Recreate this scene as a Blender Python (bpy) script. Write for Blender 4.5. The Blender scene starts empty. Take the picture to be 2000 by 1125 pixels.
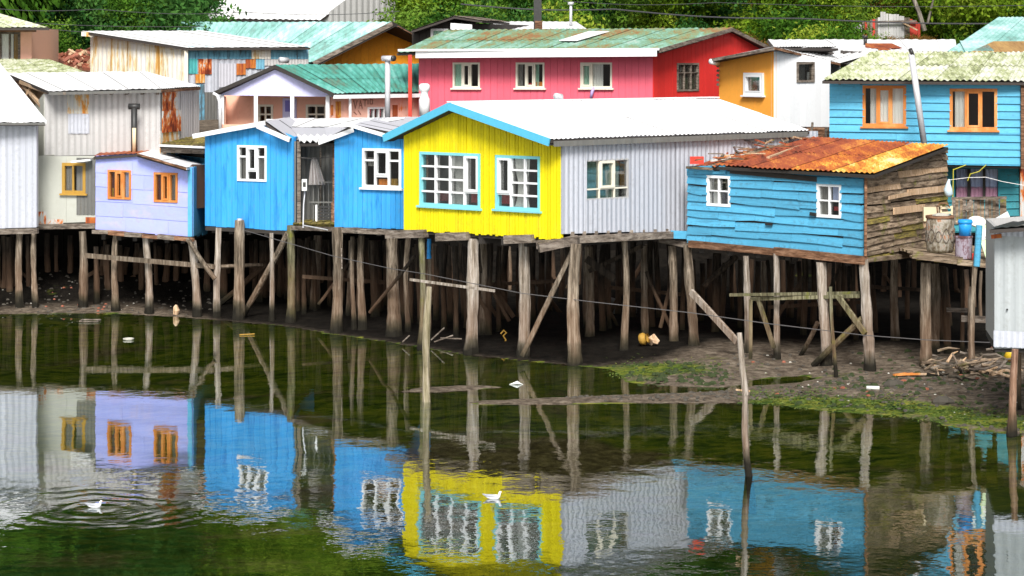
import bpy, math, random
import numpy as np
from mathutils import Vector, noise
R = random.Random(7)
sc = bpy.context.scene
# ------------------------------------------------------------------ camera, light, exposure
F, CX, YH, H = 4800.0, 1000.0, 110.0, 7.525      # focal length and horizon of the 2000 px wide photograph, camera height
cd = bpy.data.cameras.new('camera'); cam = bpy.data.objects.new('camera', cd); sc.collection.objects.link(cam)
cam.location = (0, 0, H); cam.rotation_euler = (math.radians(90), 0, 0)
cd.sensor_width = 36; cd.lens = F/2000*36; cd.shift_y = -(562.5-YH)/2000; cd.clip_end = 2000; cd.clip_start = .5
sc.camera = cam
SUN_EL, SUN_ROT = math.radians(43), math.radians(180)
wd = bpy.data.worlds.new('World'); sc.world = wd; wd.use_nodes = True
nt = wd.node_tree; nt.nodes.clear()
sky = nt.nodes.new('ShaderNodeTexSky'); sky.sky_type = 'NISHITA'; sky.sun_disc = False
sky.sun_elevation = SUN_EL; sky.sun_rotation = SUN_ROT; sky.dust_density = 3; sky.air_density = 1
hs = nt.nodes.new('ShaderNodeHueSaturation'); hs.inputs['Saturation'].default_value = .22; hs.inputs['Value'].default_value = 1.0
bg = nt.nodes.new('ShaderNodeBackground'); bg.inputs[1].default_value = .085
wo = nt.nodes.new('ShaderNodeOutputWorld')
nt.links.new(sky.outputs[0], hs.inputs['Color']); nt.links.new(hs.outputs[0], bg.inputs[0]); nt.links.new(bg.outputs[0], wo.inputs[0])
sl = bpy.data.lights.new('sun', 'SUN'); sl.energy = 3.0; sl.angle = math.radians(20); sl.color = (1, .965, .91)
so = bpy.data.objects.new('sun', sl); sc.collection.objects.link(so)
sdir = Vector((math.sin(SUN_ROT)*math.cos(SUN_EL), math.cos(SUN_ROT)*math.cos(SUN_EL), math.sin(SUN_EL)))
so.rotation_euler = sdir.to_track_quat('Z', 'Y').to_euler()
sc.view_settings.view_transform = 'Standard'; sc.view_settings.look = 'None'; sc.view_settings.gamma = 1
sc.view_settings.exposure = 0.68; sc.view_settings.use_curve_mapping = False
try: sc.cycles.max_bounces = 6; sc.cycles.transparent_max_bounces = 12
except Exception: pass

# ------------------------------------------------------------------ projection helpers
def P(px, py, D): return Vector(((px-CX)*D/F, D, H+(YH-py)*D/F))
def Dw(w): return H*F/(w-YH)                       # distance at which the water plane shows on row w
def Pz(px, py, z): return P(px, py, (H-z)*F/(py-YH))
def lerp(a, b, t): return a+(b-a)*t
# ------------------------------------------------------------------ objects
ORG = {}
def wstr(o, **k):
    for a, b in k.items():
        if b is not None: o[a] = b
def thing(name, label, cat, base, group=None):
    o = bpy.data.objects.new(name, None); sc.collection.objects.link(o); o.location = base; o.empty_display_size = .2
    ORG[o] = Vector(base); wstr(o, label=label, category=cat, group=group); return o
def mk(name, v, f, mat, parent=None, smooth=False, origin=None, **props):
    if not f: return None
    og = ORG[parent] if parent is not None else Vector(origin if origin is not None else (0, 0, 0))
    me = bpy.data.meshes.new(name); me.from_pydata([(p[0]-og[0], p[1]-og[1], p[2]-og[2]) for p in v], [], f)
    mats = mat if isinstance(mat, (list, tuple)) else [mat]
    for m in mats: me.materials.append(m)
    if smooth: me.polygons.foreach_set('use_smooth', [True]*len(me.polygons))
    me.update()
    o = bpy.data.objects.new(name, me); sc.collection.objects.link(o)
    if parent is not None: o.parent = parent
    else: o.location = og
    ORG[o] = og; wstr(o, **props); return o
class MB:
    def __init__(s): s.v = []; s.f = []
    def hexa(s, p):      # 8 points: bottom 0-3, top 4-7
        n = len(s.v); s.v += [tuple(q) for q in p]
        s.f += [tuple(n+i for i in q) for q in ((0,3,2,1),(4,5,6,7),(0,1,5,4),(1,2,6,5),(2,3,7,6),(3,0,4,7))]
    def box(s, x0, x1, y0, y1, z0, z1):
        s.hexa([(x0,y0,z0),(x1,y0,z0),(x1,y1,z0),(x0,y1,z0),(x0,y0,z1),(x1,y0,z1),(x1,y1,z1),(x0,y1,z1)])
    def beam(s, p, q, w, h, roll=0):
        p, q = Vector(p), Vector(q); d = (q-p).normalized()
        ref = Vector((0,0,1)) if abs(d.z) < .95 else Vector((1,0,0))
        a = d.cross(ref).normalized(); b = a.cross(d).normalized()
        if roll:
            c, t = math.cos(roll), math.sin(roll); a, b = a*c+b*t, b*c-a*t
        a *= w/2; b *= h/2
        s.hexa([p-a-b, p+a-b, p+a+b, p-a+b, q-a-b, q+a-b, q+a+b, q-a+b])
    def slab(s, pts, th):                          # polygon prism, th downwards (vector)
        n = len(pts); k = len(s.v); s.v += [tuple(p) for p in pts]+[tuple(Vector(p)+th) for p in pts]
        s.f += [tuple(range(k, k+n)), tuple(range(k+2*n-1, k+n-1, -1))]
        for i in range(n): j = (i+1) % n; s.f.append((k+i, k+n+i, k+n+j, k+j))
    def tube(s, pts, rad, n=8, jit=0, caps=True, seed=None):
        rr = random.Random(seed if seed is not None else R.random()); k0 = len(s.v)
        ph = [rr.uniform(-1, 1) for _ in range(n)]
        for i, p in enumerate(pts):
            p = Vector(p); d = (Vector(pts[min(i+1, len(pts)-1)])-Vector(pts[max(i-1, 0)])).normalized()
            ref = Vector((0,1,0)) if abs(d.y) < .9 else Vector((1,0,0))
            a = d.cross(ref).normalized(); b = a.cross(d).normalized(); r = rad[i] if isinstance(rad, (list, tuple)) else rad
            for j in range(n):
                t = 2*math.pi*j/n; q = r*(1+jit*(.7*ph[j]+.6*rr.uniform(-1, 1)))
                s.v.append(tuple(p+a*math.cos(t)*q+b*math.sin(t)*q))
        for i in range(len(pts)-1):
            for j in range(n):
                j2 = (j+1) % n; s.f.append((k0+i*n+j, k0+i*n+j2, k0+(i+1)*n+j2, k0+(i+1)*n+j))
        if caps:
            s.f.append(tuple(k0+j for j in range(n-1, -1, -1))); e = k0+(len(pts)-1)*n; s.f.append(tuple(e+j for j in range(n)))
    def lathe(s, c, prof, n=16, axis=None):
        c = Vector(c); k = len(s.v); ax = Vector(axis).normalized() if axis else Vector((0,0,1))
        ref = Vector((0,1,0)) if abs(ax.y) < .9 else Vector((1,0,0)); a = ax.cross(ref).normalized(); b = a.cross(ax)
        for r, z in prof:
            for j in range(n):
                t = 2*math.pi*j/n; s.v.append(tuple(c+ax*z+a*r*math.cos(t)+b*r*math.sin(t)))
        for i in range(len(prof)-1):
            for j in range(n):
                j2 = (j+1) % n; s.f.append((k+i*n+j, k+i*n+j2, k+(i+1)*n+j2, k+(i+1)*n+j))
        s.f.append(tuple(k+j for j in range(n-1, -1, -1))); e = k+(len(prof)-1)*n; s.f.append(tuple(e+j for j in range(n)))
    def make(s, name, mat, parent=None, smooth=False, origin=None, **p): return mk(name, s.v, s.f, mat, parent, smooth, origin, **p)

# ------------------------------------------------------------------ materials
def newmat(name):
    m = bpy.data.materials.new(name); m.use_nodes = True; n = m.node_tree; n.nodes.clear()
    o = n.nodes.new('ShaderNodeOutputMaterial'); return m, n, o
class NB:                                           # tiny node-graph helper
    def __init__(s, n): s.n = n; s.l = n.links
    def node(s, t, **k):
        x = s.n.nodes.new(t)
        for a, b in k.items(): setattr(x, a, b)
        return x
    def pos(s, scale=(1,1,1)):
        g = s.node('ShaderNodeNewGeometry'); m = s.node('ShaderNodeMapping'); m.inputs['Scale'].default_value = scale
        s.l.new(g.outputs['Position'], m.inputs['Vector']); return m.outputs[0]
    def noise(s, scale, vec, detail=4, rough=.6, w=None):
        t = s.node('ShaderNodeTexNoise'); t.inputs['Scale'].default_value = scale; t.inputs['Detail'].default_value = detail
        t.inputs['Roughness'].default_value = rough; s.l.new(vec, t.inputs['Vector']); return t.outputs['Fac']
    def ramp(s, fac, stops, interp='LINEAR'):
        r = s.node('ShaderNodeValToRGB'); r.color_ramp.interpolation = interp; e = r.color_ramp.elements
        while len(e) < len(stops): e.new(.5)
        for i, (p, c) in enumerate(stops):
            e[i].position = p; e[i].color = (*c, 1) if not isinstance(c, (int, float)) else (c, c, c, 1)
        s.l.new(fac, r.inputs[0]); return r.outputs[0]
    def mix(s, fac, a, b, mode='MIX'):
        m = s.node('ShaderNodeMix', data_type='RGBA', blend_type=mode)
        for sock, v in ((m.inputs[0], fac), (m.inputs[6], a), (m.inputs[7], b)):
            if isinstance(v, (int, float)): sock.default_value = v if sock == m.inputs[0] else (v, v, v, 1)
            elif isinstance(v, (tuple, list)): sock.default_value = (*v, 1)
            else: s.l.new(v, sock)
        return m.outputs[2]
    def math(s, op, a, b=None, clamp=False):
        m = s.node('ShaderNodeMath', operation=op, use_clamp=clamp)
        for i, v in enumerate((a, b)):
            if v is None: continue
            if isinstance(v, (int, float)): m.inputs[i].default_value = v
            else: s.l.new(v, m.inputs[i])
        return m.outputs[0]
    def rand(s): return s.node('ShaderNodeObjectInfo').outputs['Random']
    def bump(s, h, strength=.3, dist=.02):
        b = s.node('ShaderNodeBump'); b.inputs['Strength'].default_value = strength; b.inputs['Distance'].default_value = dist
        s.l.new(h, b.inputs['Height']); return b.outputs[0]
    def bsdf(s, out, col, rough=.6, metal=0, normal=None, spec=.4):
        p = s.node('ShaderNodeBsdfPrincipled'); p.inputs['Roughness'].default_value = rough; p.inputs['Metallic'].default_value = metal
        p.inputs['Specular IOR Level'].default_value = spec
        if isinstance(col, (tuple, list)): p.inputs['Base Color'].default_value = (*col, 1)
        else: s.l.new(col, p.inputs['Base Color'])
        if normal is not None: s.l.new(normal, p.inputs['Normal'])
        s.l.new(p.outputs[0], out.inputs[0]); return p
def sc3(c, k): return tuple(max(0, min(1, x*k)) for x in c)
def paint(name, col, var=.12, wear=None, wear_lo=.62, wear_hi=.75, streak=(3, 3, .35), dirt=(.12, .10, .07), dirt_amt=.25, rough=.62,
          orand=.14, metal=0, spec=.3, wscale=1.6, bump=.25):
    m, n, o = newmat(name); b = NB(n)
    st = b.noise(2.6, b.pos(streak), 5, .65); fine = b.noise(9, b.pos((1, 1, 1)), 5, .7)
    c = b.mix(b.ramp(st, [(.3, 0), (.75, 1)]), sc3(col, 1-var), sc3(col, 1+var*.6))
    rr = b.math('MULTIPLY_ADD', b.rand(), orand*2); rr.node.inputs[2].default_value = 1-orand
    c = b.mix(1.0, c, rr, 'MULTIPLY')
    d = b.math('MULTIPLY', b.ramp(b.math('MULTIPLY', st, fine), [(.26, 0), (.48, 1)]), dirt_amt*1.6, True)
    c = b.mix(d, c, dirt)
    if wear:
        wv = b.noise(wscale, b.pos((streak[0]*.5, streak[1]*.5, max(.5, streak[2]))), 6, .7)
        c = b.mix(b.ramp(wv, [(wear_lo, 0), (wear_hi, 1)]), c, wear)
    b.bsdf(o, c, rough, metal, b.bump(b.math('ADD', st, fine), bump, .012), spec); return m
def wood(name, cols, rough=.85, orand=.2, stretch=(14, 14, 1.2), wet=False, moss=0, bump=.7):
    m, n, o = newmat(name); b = NB(n)
    g = b.noise(1.5, b.pos(stretch), 7, .7); big = b.noise(1.1, b.pos((1, 1, 1)), 3)
    crk = b.noise(5, b.pos((stretch[0]*.5, stretch[1]*.5, stretch[2]*.5)), 5, .75)
    c = b.ramp(g, [(.36, cols[0]), (.5, cols[1]), (.63, cols[2])]); c = b.mix(b.ramp(crk, [(.36, .75), (.46, 0)]), c, sc3(cols[0], .45)); c = b.mix(b.ramp(big, [(.45, 0), (.7, .5)]), c, cols[0])
    rr = b.math('MULTIPLY_ADD', b.rand(), orand*2); rr.node.inputs[2].default_value = 1-orand
    c = b.mix(1.0, c, rr, 'MULTIPLY')
    if moss: c = b.mix(b.math('MULTIPLY', b.ramp(b.noise(2.2, b.pos((1, 1, 1)), 6, .75), [(.62-moss*.25, 0), (.72-moss*.2, 1)]), .8), c, (.16, .17, .02))
    if wet:                                          # tide line: the foot is algae-stained and wet, reddish worm-eaten wood above it
        z = b.node('ShaderNodeSeparateXYZ'); gg = b.node('ShaderNodeNewGeometry'); n.links.new(gg.outputs['Position'], z.inputs[0])
        zz = b.math('ADD', z.outputs[2], b.math('MULTIPLY', big, .9))
        red = b.ramp(b.math('MULTIPLY', zz, .33), [(.18, 0), (.3, 1), (.5, 1), (.72, 0)])
        c = b.mix(b.math('MULTIPLY', red, .45), c, (.17, .095, .055))
        c = b.mix(b.math('MULTIPLY', b.ramp(zz, [(.75, 1), (1.45, 0)]), .55), c, (.055, .050, .018)); c = b.mix(b.ramp(zz, [(.62, 1), (1.0, 0)]), c, (.014, .012, .008))
    b.bsdf(o, c, rough, 0, b.bump(g, bump, .03), .2); return m
def flat(name, col, rough=.6, metal=0, spec=.4):
    m, n, o = newmat(name); b = NB(n); v = b.noise(5, b.pos(), 4)
    b.bsdf(o, b.mix(v, sc3(col, .75), sc3(col, 1.15)), rough, metal, None, spec); return m
def rusty(name, stops, base=(.5, .5, .5), scale=1.2, stretch=(2.2, .35, .35), rough=.75, streaks=(5, .6, .6)):
    m, n, o = newmat(name); b = NB(n)
    a = b.noise(scale, b.pos(stretch), 7, .68); c2 = b.noise(3, b.pos(streaks), 5, .7)
    f = b.math('ADD', b.math('MULTIPLY', a, .65), b.math('MULTIPLY', c2, .35))
    rr = b.math('MULTIPLY_ADD', b.rand(), .1); rr.node.inputs[2].default_value = -.05
    f = b.math('ADD', f, rr); f = b.math('MULTIPLY_ADD', f, 1.7); f.node.inputs[2].default_value = -.35
    b.bsdf(o, b.ramp(f, stops), rough, 0, b.bump(c2, .3, .01), .25); return m

M = {}
M['yellow'] = paint('yellow_paint', (.80, .68, .006), .12, wear=(.62, .50, .05), wear_lo=.60, wear_hi=.85, dirt=(.28, .22, .03), dirt_amt=.28, orand=.10, streak=(4, 4, .3))
M['blue'] = paint('bright_blue_paint', (.045, .36, .80), .12, wear=(.02, .21, .55), wear_lo=.52, wear_hi=.70, dirt=(.14, .24, .36), dirt_amt=.35, orand=.07, streak=(5, 5, .25))
M['cyan'] = paint('sky_blue_paint', (.10, .43, .64), .16, wear=(.04, .22, .42), wear_lo=.58, wear_hi=.72, dirt=(.05, .13, .2), dirt_amt=.35, orand=.13, streak=(.6, .6, 5))
M['cyan_old'] = paint('worn_sky_blue_paint', (.085, .37, .58), .2, wear=(.05, .17, .27), wear_lo=.55, wear_hi=.72, dirt=(.06, .11, .14), dirt_amt=.5, orand=.16, streak=(.5, .5, 6), bump=.6)
M['teal_wall'] = paint('teal_paint', (.03, .25, .30), .2, dirt=(.05, .08, .07), dirt_amt=.5, streak=(.5, .5, 5))
M['lilac'] = paint('lilac_paint', (.39, .44, .88), .07, wear=(.52, .46, .70), wear_lo=.54, wear_hi=.75, dirt=(.36, .28, .34), dirt_amt=.35, orand=.05, streak=(1, 1, 1))
M['sideblue'] = paint('worn_blue_side_paint', (.10, .42, .66), .3, wear=(.16, .35, .48), wear_lo=.5, wear_hi=.7, dirt_amt=.3)
M['cream'] = paint('cream_render', (.46, .47, .42), .08, wear=(.40, .13, .05), wear_lo=.74, wear_hi=.78, dirt=(.3, .27, .2), dirt_amt=.25, orand=.04, streak=(1, 1, .5))
M['zinc'] = paint('grey_zinc_sheet', (.49, .51, .57), .12, wear=(.36, .34, .34), wear_lo=.66, wear_hi=.85, dirt=(.2, .2, .2), dirt_amt=.3, rough=.5, orand=.09, metal=.1, spec=.5, streak=(3, 3, .15))
M['zinc_warm'] = paint('warm_grey_sheet', (.49, .485, .48), .14, wear=(.38, .35, .33), wear_lo=.62, wear_hi=.85, dirt=(.25, .22, .2), dirt_amt=.25, rough=.5, orand=.07, metal=.1, spec=.5, streak=(3, 3, .15))
M['zinc_pale'] = paint('pale_bluish_sheet', (.40, .43, .44), .12, wear=(.30, .28, .26), wear_lo=.62, wear_hi=.85, dirt=(.2, .2, .18), dirt_amt=.3, orand=.05, streak=(3, 3, .15))
M['zinc_dark'] = paint('dark_weathered_sheet', (.17, .17, .16), .3, dirt_amt=.5, orand=.2, streak=(4, 4, .3))
M['roofwhite'] = paint('pale_zinc_roof', (.86, .86, .87), .05, wear=(.36, .31, .28), wear_lo=.68, wear_hi=.80, dirt=(.38, .35, .33), dirt_amt=.30, orand=.05, streak=(.5, 1, 1), rough=.45)
M['roofgrey'] = paint('grey_zinc_roof', (.50, .50, .55), .08, dirt=(.3, .3, .3), dirt_amt=.2, orand=.06, streak=(.5, 1, 1), rough=.5)
M['white'] = paint('white_paint', (.82, .83, .84), .04, dirt=(.45, .43, .4), dirt_amt=.2, orand=.03)
M['whitewall'] = paint('white_clapboard_paint', (.84, .85, .87), .03, dirt=(.5, .5, .5), dirt_amt=.15, orand=.03)
M['trim'] = paint('cream_trim', (.78, .74, .62), .06, dirt=(.4, .35, .25), dirt_amt=.25, orand=.04)
M['cyantrim'] = paint('pale_turquoise_trim', (.22, .60, .66), .07, dirt=(.2, .3, .3), dirt_amt=.2, orand=.05)
M['rakeblue'] = paint('blue_fascia', (.10, .47, .68), .08, dirt=(.05, .25, .35), dirt_amt=.25, orand=.03)
M['pink'] = paint('pink_paint', (.78, .13, .19), .08, dirt=(.4, .1, .13), dirt_amt=.2, orand=.05, streak=(4, 4, .25))
M['red'] = paint('red_paint', (.70, .035, .03), .10, dirt=(.35, .04, .04), dirt_amt=.25, orand=.06, streak=(4, 4, .25))
M['amber'] = paint('amber_paint', (1.0, .42, .06), .06, dirt=(.55, .25, .04), dirt_amt=.2, orand=.04)
M['orange'] = paint('orange_paint', (.98, .36, .02), .10, wear=(.75, .22, .015), wear_lo=.6, wear_hi=.8, dirt=(.3, .1, .02), dirt_amt=.3, orand=.1, streak=(5, 5, .2))
M['salmon'] = paint('salmon_paint', (.90, .50, .36), .06, dirt=(.55, .25, .15), dirt_amt=.2, orand=.05)
M['salmon_old'] = paint('peeling_salmon_paint', (.82, .48, .38), .08, wear=(.80, .22, .02), wear_lo=.60, wear_hi=.66, dirt=(.5, .3, .25), dirt_amt=.3, orand=.05)
M['mauve'] = paint('mauve_gable_paint', (.62, .62, .90), .05, dirt_amt=.1, orand=.04)
M['purple'] = flat('purple_paint', (.22, .2, .6))
M['ochre'] = paint('ochre_wood', (.42, .24, .04), .15, dirt_amt=.3)
M['orangewood'] = paint('varnished_orange_wood', (.62, .22, .05), .12, wear=(.72, .40, .16), wear_lo=.5, wear_hi=.7, dirt_amt=.2, orand=.08)
M['rustred'] = rusty('red_brown_rust', [(.25, (.12, .035, .022)), (.42, (.26, .062, .030)), (.58, (.36, .095, .035)), (.74, (.55, .22, .05))])
M['rustorange'] = rusty('orange_rust', [(.25, (.16, .042, .022)), (.42, (.34, .080, .028)), (.58, (.50, .16, .03)), (.74, (.78, .45, .08))])
M['rustyellow'] = rusty('yellow_orange_rust', [(.25, (.28, .07, .025)), (.42, (.50, .17, .03)), (.56, (.72, .38, .06)), (.74, (.85, .68, .34))])
M['rustpatch'] = rusty('rust_patch', [(.36, (.13, .025, .012)), (.46, (.42, .08, .02)), (.52, (.6, .22, .05)), (.56, (.5, .5, .48))], stretch=(1, 1, .6), scale=2)
M['rustpatch2'] = rusty('rust_streaked_sheet', [(.42, (.55, .20, .03)), (.5, (.62, .36, .12)), (.56, (.6, .58, .5)), (.7, (.5, .52, .52))], stretch=(1.5, 1.5, .5), scale=1.6)
M['creamrust'] = rusty('cream_sheet_with_rust', [(.36, (.60, .32, .08)), (.44, (.74, .60, .36)), (.52, (.84, .80, .68)), (.7, (.84, .83, .80))], stretch=(2, 2, .3), scale=1.3, rough=.6)
M['bluepatch'] = rusty('weathered_blue_sheet', [(.3, (.08, .12, .14)), (.42, (.12, .32, .45)), (.7, (.20, .45, .58))], stretch=(2, 2, .5), scale=2)
M['turqpatch'] = rusty('turquoise_sheet', [(.3, (.05, .25, .26)), (.7, (.10, .50, .50))])
M['greenroof'] = rusty('green_painted_roof', [(.30, (.26, .14, .06)), (.42, (.22, .24, .12)), (.52, (.17, .30, .20)), (.62, (.22, .40, .32)), (.78, (.38, .46, .40))], stretch=(.5, .25, .6), streaks=(2.2, .35, .6), scale=1.6)
M['turqroof'] = rusty('turquoise_roof', [(.26, (.16, .27, .24)), (.42, (.20, .42, .38)), (.58, (.34, .56, .54)), (.74, (.58, .70, .70))], stretch=(.5, .4, .6), streaks=(2, .5, .6))
M['tealroof'] = rusty('teal_green_roof', [(.28, (.10, .16, .12)), (.42, (.06, .24, .19)), (.55, (.09, .33, .28)), (.74, (.24, .46, .42))], stretch=(.5, .4, .6), streaks=(2, .5, .6))
M['mossroof'] = rusty('mossy_corrugated_roof', [(.33, (.20, .22, .12)), (.44, (.38, .42, .22)), (.55, (.55, .57, .42)), (.68, (.66, .66, .60))], stretch=(1.3, .8, .8), streaks=(5, .8, .8), scale=2.2)
M['brownroof'] = rusty('brown_sheet_roof', [(.3, (.25, .14, .06)), (.6, (.42, .26, .10))])
M['palewood'] = wood('fresh_pale_wood', ((.35, .22, .12), (.55, .38, .24), (.66, .50, .36)), orand=.1)
M['greywood'] = wood('grey_weathered_wood', ((.07, .055, .045), (.19, .155, .125), (.30, .26, .22)), stretch=(2, 2, 9))
M['logwood'] = wood('weathered_log_wall', ((.07, .05, .035), (.26, .19, .13), (.42, .33, .24)), orand=.3, stretch=(1.2, 1.2, 10), moss=.25, bump=1.0)
M['logmoss'] = wood('moss_covered_board', ((.06, .045, .025), (.24, .19, .06), (.42, .34, .07)), orand=.3, stretch=(1.2, 1.2, 10), moss=.35, bump=1.0)
M['brownbeam'] = wood('brown_beam', ((.07, .035, .02), (.20, .10, .055), (.36, .21, .13)), stretch=(1.5, 1.5, 10))
M['pile'] = wood('weathered_pile', ((.05, .038, .026), (.19, .15, .11), (.36, .30, .235)), wet=True, stretch=(9, 9, .7), orand=.25, bump=1.0)
M['pilepale'] = wood('bleached_pile', ((.14, .11, .08), (.34, .29, .24), (.52, .47, .42)), wet=True, stretch=(9, 9, .6), orand=.12, bump=1.0)
M['piledark'] = wood('shade_darkened_pile', ((.012, .009, .007), (.034, .026, .019), (.075, .058, .042)), wet=True, stretch=(9, 9, .7), orand=.3, bump=1.0)  # shade under the houses put into the colour of the rear stilts
M['pilemoss'] = wood('mossy_pile', ((.05, .045, .025), (.16, .15, .085), (.28, .26, .17)), wet=True, moss=.3, stretch=(9, 9, .7), bump=1.0)
M['darkwood'] = flat('dark_timber', (.035, .03, .026), .8)
M['deck'] = flat('roof_underlay', (.06, .05, .045), .9)
M['room'] = flat('room_wall', (.085, .045, .03), .9)
M['curtain'] = paint('white_net_curtain', (.88, .87, .84), .1, streak=(8, 8, .3), dirt_amt=.1)
M['greencurtain'] = paint('pale_green_curtain', (.45, .72, .58), .12, streak=(8, 8, .3), dirt_amt=.1)
M['redcloth'] = flat('red_cloth', (.45, .03, .03)); M['orangecloth'] = flat('orange_cloth', (.75, .25, .03)); M['darkcurtain'] = flat('dark_red_curtain', (.12, .02, .02))
M['greycurtain'] = paint('grey_curtain', (.30, .28, .26), .35, streak=(10, 10, .3))
M['bluecurtain'] = flat('blue_lilac_curtain', (.55, .62, .95)); M['pinkcurtain'] = flat('dusty_pink_curtain', (.80, .42, .60))
M['metal'] = flat('galvanised_metal', (.58, .59, .62), .55, .25); M['darkmetal'] = flat('sooty_metal', (.06, .06, .06), .5, .6)
M['redpipe'] = flat('red_pipe', (.55, .05, .03)); M['black'] = flat('black_rubber', (.02, .02, .02))
M['bluepl'] = flat('blue_plastic', (.02, .30, .75), .35); M['redpl'] = flat('red_plastic', (.75, .04, .02), .4); M['yellowpl'] = flat('yellow_plastic', (.75, .5, .03), .4)
M['whitepl'] = flat('white_plastic', (.75, .76, .72), .4); M['creampl'] = flat('cream_plastic', (.72, .60, .40), .5); M['palegreen'] = flat('pale_green_board', (.55, .68, .42))
M['barrel'] = rusty('grimy_barrel', [(.34, (.10, .07, .045)), (.46, (.22, .19, .14)), (.55, (.34, .32, .28)), (.64, (.30, .14, .07))], stretch=(2, 2, 1.5), scale=2.5)
M['drum'] = rusty('purple_brown_drum', [(.36, (.10, .04, .04)), (.5, (.20, .12, .14)), (.6, (.36, .32, .38))], stretch=(3, 3, 2), scale=2)
M['cable'] = flat('cable', (.06, .06, .065), .8); M['rope'] = flat('rope', (.10, .095, .095), .9)
M['yellowrope'] = flat('yellow_rope', (.55, .5, .05)); M['paintblue'] = M['bluepl']
M['gull'] = flat('white_feathers', (.85, .86, .88), .7); M['gullgrey'] = flat('grey_feathers', (.38, .40, .44), .7); M['beak'] = flat('orange_beak', (.6, .2, .03))
M['stone'] = flat('dark_stone', (.07, .062, .05), .9); M['brick'] = paint('red_brown_offcut', (.26, .085, .05), .3, orand=.4, dirt_amt=.3)
M['litter'] = flat('pale_litter', (.5, .48, .42), .7)
# glass
m, n, o = newmat('window_glass'); b = NB(n); M['glass'] = m
tr = b.node('ShaderNodeBsdfTransparent'); gl = b.node('ShaderNodeBsdfGlossy'); gl.inputs['Roughness'].default_value = .04
fr = b.node('ShaderNodeFresnel'); fr.inputs[0].default_value = 1.45; mx = b.node('ShaderNodeMixShader')
wv = b.bump(b.noise(1.2, b.pos(), 2), .1, .02); n.links.new(wv, gl.inputs['Normal'])
tr.inputs[0].default_value = (.92, .93, .92, 1)
n.links.new(b.math('MULTIPLY', fr.outputs[0], .8, True), mx.inputs[0]); n.links.new(tr.outputs[0], mx.inputs[1]); n.links.new(gl.outputs[0], mx.inputs[2]); n.links.new(mx.outputs[0], o.inputs[0])

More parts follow.
